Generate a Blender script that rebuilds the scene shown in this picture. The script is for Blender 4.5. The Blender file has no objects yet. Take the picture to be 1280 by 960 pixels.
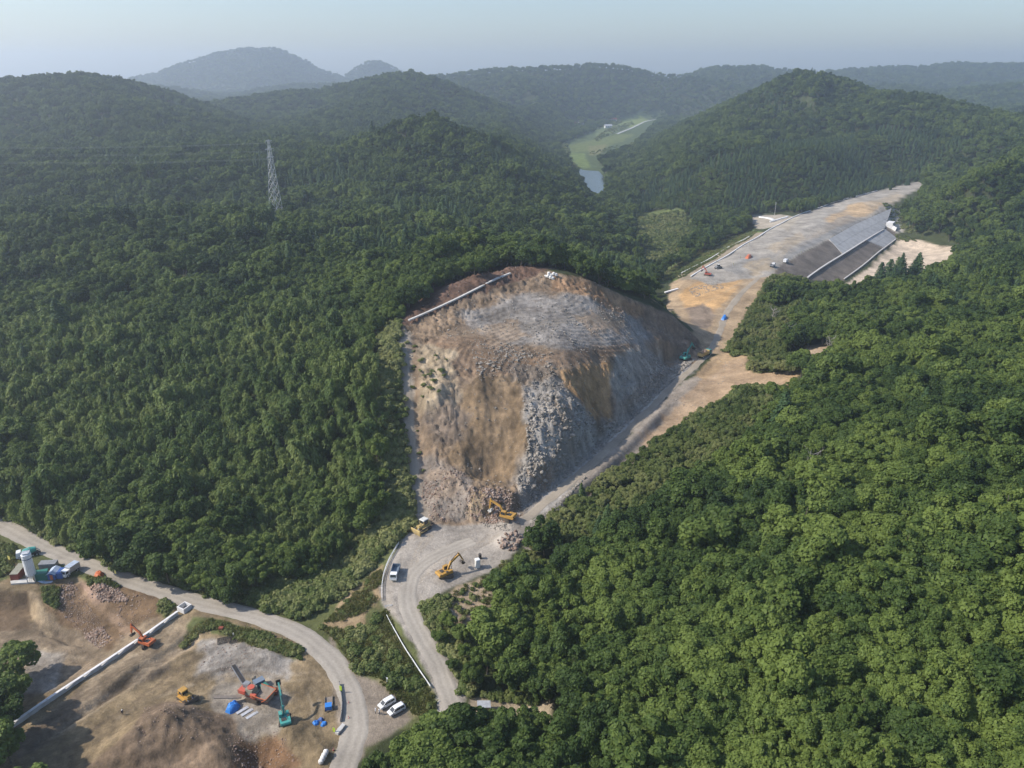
import bpy, bmesh, math, random, time
import numpy as np
from mathutils import Vector, Matrix
T0 = time.time()
scene = bpy.context.scene
COL = scene.collection
rng = np.random.default_rng(7)
random.seed(7)
R = math.radians

# ------------------------------------------------------------------ camera
CAMZ, FPX, PITCH = 150.0, 974.0, R(21.57)
cam_d = bpy.data.cameras.new("camera")
cam = bpy.data.objects.new("camera", cam_d); COL.objects.link(cam)
cam.location = (0, 0, CAMZ); cam.rotation_euler = (math.pi/2-PITCH, 0, 0)
cam_d.sensor_width = 36; cam_d.lens = FPX/1280*36; cam_d.clip_start = 1; cam_d.clip_end = 60000
scene.camera = cam

# ------------------------------------------------------------------ sky, sun, exposure
SUN_EL, SUN_AZ = R(40), R(-93)          # azimuth from +Y, towards +X
world = bpy.data.worlds.new("World"); scene.world = world; world.use_nodes = True
wn = world.node_tree
bg = wn.nodes["Background"]
sky = wn.nodes.new("ShaderNodeTexSky"); sky.sky_type = 'NISHITA'; sky.sun_disc = False
sky.sun_elevation = SUN_EL; sky.sun_rotation = SUN_AZ
sky.air_density = 1.2; sky.dust_density = 1.6; sky.ozone_density = 1.4; sky.altitude = 300
tint = wn.nodes.new("ShaderNodeMix"); tint.data_type = 'RGBA'; tint.blend_type = 'MULTIPLY'; tint.inputs[0].default_value = 1; tint.inputs[7].default_value = (.86, .92, 1.05, 1)
wn.links.new(sky.outputs[0], tint.inputs[6]); wn.links.new(tint.outputs[2], bg.inputs[0]); bg.inputs[1].default_value = 0.092
sd = bpy.data.lights.new("sun", 'SUN'); sd.energy = 3.1; sd.angle = R(1.0); sd.color = (1.0, 0.92, 0.82)
sun = bpy.data.objects.new("sun", sd); COL.objects.link(sun)
sdir = Vector((math.sin(SUN_AZ)*math.cos(SUN_EL), math.cos(SUN_AZ)*math.cos(SUN_EL), math.sin(SUN_EL)))
sun.rotation_euler = sdir.to_track_quat('Z', 'Y').to_euler(); sun.location = (-300, 100, 400)
scene.view_settings.view_transform = 'Standard'; scene.view_settings.look = 'None'
scene.view_settings.exposure = 0.9; scene.view_settings.gamma = 1.0
scene.render.engine = 'CYCLES'
scene.cycles.use_denoising = True
scene.cycles.max_bounces = 6; scene.cycles.diffuse_bounces = 2; scene.cycles.glossy_bounces = 2
scene.cycles.transmission_bounces = 3; scene.cycles.transparent_max_bounces = 8; scene.cycles.volume_bounces = 3

HAZE_D, HAZE_C, HAZE_G = 0.00018, (.77, .87, .99), 0.45
# ------------------------------------------------------------------ pixel <-> world
ct, st = math.cos(PITCH), math.sin(PITCH)
def ray(px, py):
    a = (px-640)/FPX; b = (py-480)/FPX
    return np.array([a, ct - b*st, -st - b*ct])
def P(px, py, z):                        # point of the pixel's ray at height z
    d = ray(px, py); t = (z-CAMZ)/d[2]
    return np.array([d[0]*t, d[1]*t, z])
def PY(px, py, Y):                       # point of the pixel's ray at distance Y
    d = ray(px, py); t = Y/d[1]
    return np.array([d[0]*t, Y, CAMZ+d[2]*t])
def proj(x, y, z):
    zz = z-CAMZ
    dep = y*ct - zz*st; up = y*st + zz*ct
    dep = np.where(np.abs(dep) < 1e-6, 1e-6, dep)
    return 640+FPX*x/dep, 480-FPX*up/dep, dep

# ------------------------------------------------------------------ noise
def _hash(ix, iy, seed):
    h = (ix.astype(np.int64)*374761393 + iy.astype(np.int64)*668265263 + seed*1442695041) & 0xffffffff
    h = ((h ^ (h >> 13))*1274126177) & 0xffffffff
    return ((h ^ (h >> 16)) & 0xffff)/65535.0
def vnoise(x, y, seed=0):
    ix = np.floor(x); iy = np.floor(y); fx = x-ix; fy = y-iy
    fx = fx*fx*fx*(fx*(fx*6-15)+10); fy = fy*fy*fy*(fy*(fy*6-15)+10)
    ix = ix.astype(np.int64); iy = iy.astype(np.int64)
    a = _hash(ix, iy, seed); b = _hash(ix+1, iy, seed); c = _hash(ix, iy+1, seed); d = _hash(ix+1, iy+1, seed)
    return (a*(1-fx)+b*fx)*(1-fy) + (c*(1-fx)+d*fx)*fy
def fbm(x, y, s, octv=4, seed=0, gain=0.5):
    r = 0; amp = 1; tot = 0; c, sn = 0.8, 0.6
    x = np.asarray(x, float)/s; y = np.asarray(y, float)/s
    for k in range(octv):
        r = r + amp*(vnoise(x, y, seed+k*17)*2-1); tot += amp; amp *= gain
        x, y = (c*x-sn*y)*2.03+3.1, (sn*x+c*y)*2.03-1.7
    return r/tot
def sstep(a, b, x):
    t = np.clip((x-a)/(b-a), 0, 1); return t*t*(3-2*t)

# ------------------------------------------------------------------ terrain control points
CP = []                                   # world x, y, z
CAN = 8.5
def G(*pts):
    for px, py, z in pts: CP.append(P(px, py, z))
def F(*pts):                              # canopy seen at the pixel, ground z
    for px, py, z in pts:
        p = P(px, py, z+CAN); p[2] = z; CP.append(p)
def W(*pts):                              # column px, distance Y, height z
    for px, Y, z in pts:
        d = ray(px, 480); CP.append(np.array([d[0]/ct*Y, Y, z]))
def dense(pts, n):
    out = []
    for (a, b) in zip(pts[:-1], pts[1:]):
        for k in range(n): out.append(tuple(a[i]+(b[i]-a[i])*k/n for i in range(3)))
    out.append(tuple(pts[-1])); return out
# roads near the camera and the lower site
ROAD = [(-70,622,0.6),(0,655,0.5),(60,687,0.2),(150,722,0),(240,751,0),(320,770,0),(372,789,0),(410,818,0),(436,855,0),(448,900,0),(436,945,0),(415,1000,0)]
RAMP = [(572,925,0.8),(566,885,1.5),(557,850,2.4),(540,815,3.6),(519,783,5),(507,755,6.2),(508,730,7.2),(522,705,8),(560,688,8.4),(600,672,8.8)]
G(*ROAD); G(*RAMP)
G((0,733,-.3),(40,733,-.5),(60,736,-1),(76,746,-2),(-60,735,0),(20,700,-.3),(80,712,-.3),(130,740,-1.5),(160,760,-3),(210,765,-1.6),(100,760,-4.5),(60,790,-6.5),(20,800,-7),(120,810,-6),(60,850,-6.5),(20,870,-6.5),
  (150,790,-4.5),(180,800,-2),(130,880,-2.2),(240,790,-1),(280,770,-.3),(200,850,-1.8),(300,800,-.6),(340,830,-.6),(400,850,-.2),(300,860,-1.4),
  (380,900,-1.2),(410,925,-.6),(250,880,-1.6),(340,910,-1.8),(200,930,-1),(300,960,-2),(100,950,-2.6),(-60,800,-5),(-80,700,0),(-100,900,-2))
G((475,870,.2),(500,895,.2),(470,820,.8),(500,860,.8),(460,780,2.5),(440,800,1.2),(430,770,2.4),(470,740,6.0),(480,700,7.6),(490,670,8.4),(500,800,3.6),(410,775,1.4),(520,850,1.6))
G((545,665,8.6),(520,660,8.6),(580,700,8.2),(610,690,8.4),(640,690,8.4),(590,730,6.8),(570,760,5.2),(560,790,4.0),(600,760,5.2),(640,880,0.5),(600,890,.8),(690,890,1))
G((14,922,-2.3),(70,882,-2.0),(130,843,-1.6),(190,802,-1.1),(232,769,-.7),(40,905,-2.2),(100,864,-1.8),(160,824,-1.4))
# quarry
LIPP = [(528,436,46),(560,452,43.5),(600,470,40),(645,470,39),(690,463,39.5),(730,447,39.5),(770,440,36)]
G(*LIPP)
G((530,648,8.8),(560,655,8.8),(600,648,9.2),(640,650,9.2),(672,640,9.6),(700,612,10.2),(745,572,11.8),(800,518,13.6),(850,468,15.2),(872,446,16))
TRACK = [(524,648,8.8),(519,600,13.5),(513,550,21.5),(509,500,32.5),(506,455,42),(501,420,48.5)]
G(*TRACK)
G((560,520,28),(545,580,17.5),(560,610,15.2),(600,540,25.6),(615,520,29.2),(600,500,34.6),(640,500,34.2),(612,582,17),(620,602,13.6),(590,600,16.2),(600,622,13.8),(640,608,15.8),(640,545,26),(575,560,22.2),
  (660,560,22.8),(690,540,24.5),(690,500,32.5),(720,540,21),(700,585,14.6),(660,620,14.2),(735,490,30),(757,520,19.8),(745,470,33.5),(790,470,25.5),(800,490,20.5),(780,525,16),(830,440,22.5),(835,465,16.6),
  (810,410,35),(800,375,43),(840,395,32.5),(868,419,21),(888,438,16.2),(855,415,25.5),(840,430,23))
G((540,414,49),(600,400,50),(700,400,48.5),(760,405,43),(650,430,45),(600,435,46),(700,430,45),(650,360,57.5),(600,372,56),(700,348,60),(740,358,56.5),(770,367,50),(690,340,62),(645,336,63),(600,350,61.5),(560,366,58),(505,398,51.5),(560,385,54))
F((560,332,56),(610,322,58),(700,322,52),(760,340,46),(800,352,36))
W((560,410,57),(650,430,52),(720,440,42),(790,430,26),(860,430,17.5))
W((600,520,38),(700,520,30),(760,540,18),(820,500,10),(650,620,32),(750,640,16),(700,700,22))
# left forest
F((50,600,5),(200,640,4),(350,665,3.5),(440,655,5),(-80,560,7),(480,620,10),(484,560,17),(478,500,29),(474,440,40),(478,395,47),(520,350,54))
F((50,500,14),(200,520,14.5),(350,540,15),(440,550,15.5),(50,400,26),(200,410,28),(350,420,31),(440,430,34),(50,330,34),(200,330,39),(350,330,43),(440,350,42),(-120,400,24),
  (-40,275,42),(60,270,44),(150,268,46),(250,266,47),(350,270,46),(430,285,43),(500,310,46))
W((0,700,30),(200,700,30),(350,720,28),(450,700,30),(540,640,40),(0,800,24),(200,800,24),(350,800,24),(480,800,40))
# right forest
F((720,900,2),(680,830,1),(800,800,10),(760,730,8),(700,740,5),(900,920,13),(1000,800,22),(1100,920,22),(1200,800,32),(1280,930,28),(1400,800,36),
  (800,660,12),(745,640,10.5),(860,580,15.5),(1000,600,28),(1150,600,36),(1280,600,42),(1400,600,46),(850,530,15),(900,505,17.5),(1000,500,29),(1150,480,37),(1280,450,42),(1420,420,46),
  (950,430,19.5),(1050,410,27),(1150,395,31),(1280,370,34),(1000,368,22),(1080,368,25),(1180,352,26),(1280,325,31),(600,950,0),(500,960,0),(900,1050,10),(1200,1050,22))
W((640,110,-4),(300,100,-3),(900,100,4),(1200,100,14),(200,60,-3),(1000,60,4),(640,40,-6),(640,20,-6))
G((700,500,31),(720,510,27.5),(715,560,18.5),(740,520,23.5),(700,540,24),(770,500,23.5),(960,475,20),(900,430,17.6),(870,475,16.2))
# highway
HROAD = [(640,662,9.2),(690,622,10.4),(745,576,11.9),(800,524,13.6),(850,474,15.4),(882,446,16.3),(897,422,17.3),(906,395,18.2),(925,368,19.2),(950,345,20)]
G(*HROAD)
HL = [(858,349,19.4),(900,325,20),(957,290,20.6),(1000,268,21.5),(1050,251,22.5),(1100,238,23.5),(1150,226,25)]
HA = [(965,345,20),(979,329,20.3),(1030,303,20.8),(1069,281,21.5),(1116,260,22.3)]
HB = [(1006,351,13),(1022,338,13),(1056,318,13.3),(1082,301,13.8),(1107,286,14.3)]
HC = [(1050,353,6.5),(1062,345,6.6),(1080,332,6.8),(1100,314,7.2),(1122,298,7.6)]
for L_ in (HL, HA, HB, HC): G(*dense(L_, 3))
G((1100,345,6.8),(1150,325,7.2),(1185,310,7.8),(1140,303,7.5),(1120,268,16),(1128,285,9),(880,352,19.3),(950,320,20.3),(1000,295,21),(1060,265,22.2))
G((825,352,9),(860,330,8.5),(900,308,8.5),(940,290,9),(975,268,12),(945,275,11),(790,335,5),(840,300,4.5),(800,290,4),(880,285,5),(760,260,3))
W((860,460,17.6),(880,480,18),(840,540,15),(920,470,18.4))
F((1180,292,9),(1230,285,20),(1280,260,32),(1160,262,16),(1240,220,56))
CP = np.array(CP)

# ------------------------------------------------------------------ far ridges
def RG(pts, w, base=10, p=1.6):
    return (np.array([PY(*q) - np.array([0, 0, CAN]) for q in pts]), w, base, p)
RIDGES = [
 RG([(-200,120,1450),(0,101,1480),(60,96,1490),(100,94,1500),(150,100,1540),(200,112,1570),(250,128,1600),(310,150,1650)], 400),
 RG([(100,94,1500),(135,118,1330),(165,130,1230),(210,165,1120),(250,192,1040),(285,212,960)], 210),
 RG([(0,101,1480),(30,150,1250),(10,190,1050)], 200),
 RG([(230,135,1950),(300,121,1950),(350,117,1960),(400,113,2000),(455,101,2000),(480,95,1980),(512,92,1950),(545,100,1930),(580,115,1900),(625,140,1850),(665,160,1800)], 330),
 RG([(512,92,1950),(440,140,1500),(400,165,1330)], 240),
 RG([(330,225,800),(400,205,850),(450,185,900),(490,162,930),(515,151,935),(545,149,935),(585,158,930),(640,190,880),(700,225,815),(745,262,765)], 165),
 RG([(530,149,935),(520,195,820),(500,240,720)], 120),
 RG([(640,190,880),(640,240,740)], 100),
 RG([(-150,225,850),(0,214,890),(100,212,900),(200,216,890),(300,228,850)], 190),
 RG([(500,100,2900),(560,95,2900),(600,89,2900),(640,84,3000),(700,83,3000),(740,80,3100),(800,85,2950),(850,93,2900)], 480),
 RG([(600,120,2450),(650,108,2500),(690,100,2550),(740,104,2500),(790,118,2450),(820,135,2350)], 260),
 RG([(850,93,3500),(900,82,3500),(950,84,3600),(1000,90,3700)], 500),
 RG([(800,185,1350),(860,152,1430),(905,128,1470),(950,108,1500),(985,92,1500),(1012,86,1500),(1040,95,1490),(1080,112,1450),(1130,117,1400),(1180,128,1350),(1240,140,1300),(1300,152,1290),(1400,150,1290)], 400),
 RG([(985,92,1500),(960,140,1300),(940,190,1120)], 240),
 RG([(1130,117,1400),(1120,170,1180),(1100,215,1030)], 240),
 RG([(800,185,1350),(805,215,1180),(815,240,1020)], 110),
 RG([(1150,236,930),(1195,203,850),(1250,176,800),(1300,165,800),(1450,140,800)], 230),
 RG([(1000,92,4000),(1050,88,4000),(1100,85,4100),(1200,80,4200),(1300,79,4300),(1450,76,4300)], 800),
 RG([(1060,112,3000),(1110,106,3000),(1180,121,2600),(1240,108,2800),(1320,98,2800)], 420),
 RG([(100,104,4700),(160,99,4800),(200,90,4850),(240,75,4900),(270,67,4950),(300,61,5000),(345,61,5000),(372,72,5000),(400,88,5000),(432,98,5000)], 520, 20, 1.8),
 RG([(462,76,5200),(474,76,5200)], 230, 60, 1.4),
 RG([(380,106,3600),(440,104,3700),(520,104,3600)], 500),
 RG([(-200,112,3000),(0,108,3000),(160,106,3200)], 500),
]
def seg_dist(x, y, pts):
    """distance to a polyline, height on it and (segment, t) of the nearest point"""
    best = np.full(x.shape, 1e18); bz = np.zeros(x.shape); side = np.zeros(x.shape); al = np.zeros(x.shape); acc = 0
    for a, b in zip(pts[:-1], pts[1:]):
        dx, dy = b[0]-a[0], b[1]-a[1]; L2 = dx*dx+dy*dy+1e-9; L = math.sqrt(L2)
        t = np.clip(((x-a[0])*dx+(y-a[1])*dy)/L2, 0, 1)
        ex = x-a[0]-t*dx; ey = y-a[1]-t*dy; d = ex*ex+ey*ey
        m = d < best
        best = np.where(m, d, best); bz = np.where(m, a[2]+t*(b[2]-a[2]), bz) if len(a) > 2 else bz
        side = np.where(m, dx*ey-dy*ex, side); al = np.where(m, acc+t*L, al); acc += L
    return np.sqrt(best), bz, side, al
def far_height(x, y):
    z = np.full(x.shape, 10.0)
    n1 = fbm(x, y, 420, 4, 3); n2 = fbm(x, y, 170, 3, 9)
    for pts, w, base, p in RIDGES:
        d, h, _, _ = seg_dist(x, y, pts)
        dd = d*np.maximum(0.3, 1+0.45*n1+0.42*n2)
        zz = base+(h-base)*np.exp(-(dd/w)**p)
        k = 6.0
        z = np.where(np.abs(z-zz) < 40, np.maximum(z, zz)+k*np.exp(-np.abs(z-zz)/k)*0.5, np.maximum(z, zz))
    return z + (n2*5+n1*6)*sstep(15, 60, z)

# thin plate spline in (azimuth, log r)
def uv(x, y): return np.arctan2(x, y), 0.5*np.log(x*x+y*y+1e-9)
cu, cv = uv(CP[:, 0], CP[:, 1])
def phi(d2): return 0.5*d2*np.log(d2+1e-12)
nC = len(CP)
K = phi((cu[:, None]-cu)**2+(cv[:, None]-cv)**2) + np.eye(nC)*2e-5
A = np.zeros((nC+3, nC+3)); A[:nC, :nC] = K
A[:nC, nC] = 1; A[:nC, nC+1] = cu; A[:nC, nC+2] = cv; A[nC:, :nC] = A[:nC, nC:].T
sol = np.linalg.solve(A, np.concatenate([CP[:, 2], np.zeros(3)]))
def tps(u, v):
    out = np.empty(u.shape)
    for i in range(0, len(u), 20000):
        s = slice(i, i+20000)
        out[s] = phi((u[s, None]-cu)**2+(v[s, None]-cv)**2) @ sol[:nC] + sol[nC] + sol[nC+1]*u[s] + sol[nC+2]*v[s]
    return out
# base height table (polar), sampled bilinearly
TU = np.linspace(R(-76), R(76), 620); TV = np.linspace(math.log(15), math.log(9000), 560)
uu, vv = np.meshgrid(TU, TV, indexing='ij')
rr = np.exp(vv); xx = rr*np.sin(uu); yy = rr*np.cos(uu)
near = tps(uu.ravel(), np.minimum(vv, math.log(1150)).ravel()).reshape(uu.shape)
near = np.clip(near, -9, 75)
wfar = sstep(640, 900, yy + 60*fbm(xx, yy, 200, 2, 5) - 120*sstep(0.30, 0.1, np.abs(uu-0.24)))
# the highway corridor stays with the control points as far as it goes
hwx, _, _, _ = seg_dist(xx, yy, [P(*q) for q in [(900,340,20),(1000,290,20),(1060,265,22),(1120,248,23),(1160,228,25)]])
wfar = wfar*sstep(40, 130, hwx)
TAB = near*(1-wfar)+far_height(xx, yy)*wfar
VAL = [np.array([(px-640)/FPX*Y/ct, Y, z]) for px, Y, z in [(815,700,4),(790,800,4),(768,930,5),(752,1100,8),(742,1230,8),(733,1350,9),(728,1550,10),(742,1900,12),(775,2300,14),(820,2600,16)]]
vd, vz, _, va = seg_dist(xx, yy, VAL)
vw = np.interp(va, [0, 300, 550, 800, 1300, 2000], [30, 30, 45, 80, 130, 150])
TAB = np.minimum(TAB, vz+np.maximum(0, vd-vw)*np.interp(va, [0, 300, 600], [.45, .5, .5])+4*np.abs(fbm(xx, yy, 90, 2, 12))*sstep(0, 60, vd-vw))
TAB = TAB*(1-sstep(6500, 8500, rr)) + 0*sstep(6500, 8500, rr)
def H0(x, y):
    u, v = uv(x, y)
    fu = np.clip((u-TU[0])/(TU[1]-TU[0]), 0, len(TU)-1.001); fv = np.clip((v-TV[0])/(TV[1]-TV[0]), 0, len(TV)-1.001)
    iu = fu.astype(int); iv = fv.astype(int); a = fu-iu; b = fv-iv
    return (TAB[iu, iv]*(1-a)+TAB[iu+1, iv]*a)*(1-b)+(TAB[iu, iv+1]*(1-a)+TAB[iu+1, iv+1]*a)*b
# ------------------------------------------------------------------ carved features on the base terrain
def wl(pts): return [P(*q) for q in pts]
HEAPS = []                                # x, y, height, radius x, radius y, angle
def heap(px, py, h, rx, ry, ang=0, z=0):
    p = P(px, py, z); HEAPS.append((p[0], p[1], h, rx, ry, ang))
def resample(w, step=2.0):
    out = []
    for a, b in zip(w[:-1], w[1:]):
        n = max(1, int(np.linalg.norm(b[:2]-a[:2])/step))
        for k in range(n): out.append(a+(b-a)*k/n)
    out.append(w[-1]); out = np.array(out)
    k = np.ones(7)/7
    pad = np.concatenate([np.repeat(out[:1], 3, 0), out, np.repeat(out[-1:], 3, 0)])
    return np.stack([np.convolve(pad[:, i], k, 'valid') for i in range(3)], 1)
ROADW = resample(wl(ROAD)); RAMPW = resample(wl(RAMP)); TRACKW = resample(wl(TRACK)); HROADW = resample(wl(HROAD))
WALL = [P(6,911,-1.2), P(60,873,-0.9), P(120,834,-0.5), P(180,794,0), P(228,760,0.4)]
def thin(w, k=3): return list(w[::k])+[w[-1]]
CARVE = [(thin(ROADW), 4.3, 3.5), (thin(RAMPW), 3.4, 3.0), (thin(TRACKW), 2.6, 4.0), (thin(HROADW), 4.0, 4.0), ([P(840,459,15.9), P(862,450,16.0), P(880,444,16.3)], 5.0, 4.0), ([p-np.array([0, 0, 1.15]) for p in WALL], 1.6, 2.2)]
heap(205,905,4.0,9,6,0.3,-1); heap(248,925,3.2,8,5,-.4,-1.5); heap(160,945,2.6,9,6,.2,-2); heap(290,950,2.2,7,5,.5,-2); heap(365,925,2.6,5,4,0,-1.5); heap(400,945,2.0,3,3,0,-1)
heap(325,945,-5.0,5.5,4.5,0,-2); heap(262,890,-1.2,5,4,0,-1.5); heap(345,912,1.2,5,4,0,-1.5)
heap(165,845,1.6,5,3,.6,-2); heap(195,838,1.0,3,2,.6,-2); heap(190,852,-.8,6,3,.6,-2)
heap(330,822,1.6,6,3.5,0,-.5); heap(128,738,2.2,4,3,0,-1.5)
heap(638,676,2.4,5.5,4,0,8.8); heap(640,655,1.6,5,2.6,0,9)
heap(600,634,2.6,6,5,0,11)
heap(612,592,-3.0,7,4,0,15); heap(738,492,-3.0,7,9,-.6,28)
heap(905,350,-1.5,8,12,0,19); heap(880,378,-2.2,8,8,0,18.5); heap(872,386,1.4,9,5,0,18)
heap(560,775,1.6,6,6,0,4.6)
# pit cut left of the white channel: floor level polygon with steep sides
PITF = np.array([P(*q)[:2] for q in [(-60,764,-7),(0,762,-7),(40,760,-7),(60,797,-7),(98,806,-6),(128,818,-5.5),(90,848,-6),(30,890,-6),(-20,915,-6),(-90,930,-6)]])
STEP = np.array([P(*q)[:2] for q in [(40,930,-2.5),(105,888,-2.5),(156,851,-2),(206,815,-1.5),(240,789,-1),(252,797,-1),(240,808,-1.2),(200,834,-1.6),(156,862,-2),(90,905,-2.5),(20,950,-2.6)]])
POND_Z = 9.0
PONDP = np.array([P(*q, POND_Z)[:2] for q in [(724,212),(732,214),(748,215),(754,222),(757,231),(756,240),(747,241),(738,236),(730,226)]])
def inpoly(x, y, poly):
    c = np.zeros(x.shape, bool); n = len(poly); j = n-1
    for i in range(n):
        xi, yi = poly[i]; xj, yj = poly[j]
        c ^= ((yi > y) != (yj > y)) & (x < (xj-xi)*(y-yi)/((yj-yi) or 1e-12)+xi); j = i
    return c
def poly_sd(x, y, poly):                  # signed distance, positive inside
    pl = [np.append(p[:2], 0) for p in poly]; pl.append(pl[0])
    d, _, _, _ = seg_dist(x, y, pl)
    return np.where(inpoly(x, y, poly), d, -d)
QUARRY_PX = [(500,410,48),(560,360,58),(640,334,62),(695,340,62),(760,362,52),(820,380,40),(868,417,21.5),(890,440,16.4),(870,455,16),(800,525,13.6),(740,580,11.8),(690,635,10),(640,655,9),(540,655,9),(520,645,9),(512,560,21),(503,470,40)]
QUARRY = np.array([P(*q)[:2] for q in QUARRY_PX])
QTOP = np.array([P(*q)[:2] for q in [(530,428,47),(600,398,50),(650,366,56),(700,355,59),(770,374,52),(830,400,43),(800,432,40),(740,445,40),(690,458,40),(600,465,41),(560,448,44)]])
# the quarry hill: a sloping top and a broken face that meet in a sharp lip
def tps_fit(pts, reg=.4):
    p = np.array([P(*q) for q in pts]); x, y = p[:, 0]/50, p[:, 1]/50; n_ = len(p)
    K_ = phi((x[:, None]-x)**2+(y[:, None]-y)**2)+np.eye(n_)*reg*1e-3; A_ = np.zeros((n_+3, n_+3)); A_[:n_, :n_] = K_; A_[:n_, n_] = 1; A_[:n_, n_+1] = x; A_[:n_, n_+2] = y; A_[n_:, :n_] = A_[:n_, n_:].T
    c = np.linalg.solve(A_, np.concatenate([p[:, 2], np.zeros(3)]))
    def f(X, Y):
        X, Y = X/50, Y/50; return phi((X[:, None]-x)**2+(Y[:, None]-y)**2) @ c[:n_]+c[n_]+c[n_+1]*X+c[n_+2]*Y
    return f
LIP = [(520,426,47),(540,442,45),(560,453,43.3),(585,464,41),(600,470,40),(625,472,39.2),(645,470,39),(665,466,39),(690,464,39.3),(710,455,40),(730,447,39.8),(750,443,38),(770,440,36),(800,437,31.5),(835,426,26.5)]
F_TOP = tps_fit(LIP+[(540,414,49),(600,400,50),(650,430,45),(600,435,46),(700,400,48.5),(700,430,45),(760,405,43),(800,405,37),(800,375,43),(838,396,32.8),(868,419,21),(650,360,57.5),(600,372,56),(700,348,60),(740,358,55.5),(770,367,50),(690,340,62),(645,336,63),(600,350,61.5),(560,366,58),(505,398,51.5),(560,385,54),(500,410,49)])
F_FACE = tps_fit(LIP+[(510,418,48),(530,648,8.8),(560,655,8.8),(600,650,9.2),(640,652,9.2),(672,640,9.6),(700,612,10.2),(722,592,11),(745,572,11.8),(772,545,12.7),(800,518,13.6),(850,468,15.2),(872,446,16),(888,438,16.2),(519,600,13.5),(513,550,21.5),(509,500,32.5),(506,455,42),
  (545,490,36.5),(560,520,29.5),(545,580,17.5),(560,610,15.2),(575,560,22.5),(580,505,32),(600,500,34),(600,540,25),(620,500,33.2),(620,540,25),(640,500,33.4),(640,540,25.6),(612,582,16.6),(590,600,15.6),(600,622,13.8),(640,608,15),(655,580,19.5),
  (660,500,34.5),(662,540,27),(690,500,33.5),(690,540,25.8),(700,585,15.6),(660,620,13.6),(715,545,23),(720,500,30.5),(740,500,27),(735,470,34.5),(757,480,29),(757,515,20.5),(775,465,29.5),(790,470,25.8),(805,455,26.3),(800,490,19.4),(780,525,15.8),(825,445,22.5),(835,465,16.8),(845,435,21),(868,419,20.5)])
SCAR = np.array([P(*q)[:2] for q in [(578,478,37),(600,474,39),(648,474,38),(658,520,29),(655,585,18),(632,605,15),(590,600,16),(566,560,22)]])
SITE = np.array([P(*q)[:2] for q in [(-80,670,0),(60,700,0),(160,730,0),(240,755,0),(380,795,0),(425,850,0),(430,900,0),(400,990,0),(-140,990,0)]])
def bb(x, y, pts, m):
    pts = np.array([p[:2] for p in pts])
    return np.nonzero((x > pts[:, 0].min()-m) & (x < pts[:, 0].max()+m) & (y > pts[:, 1].min()-m) & (y < pts[:, 1].max()+m))[0]
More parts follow.
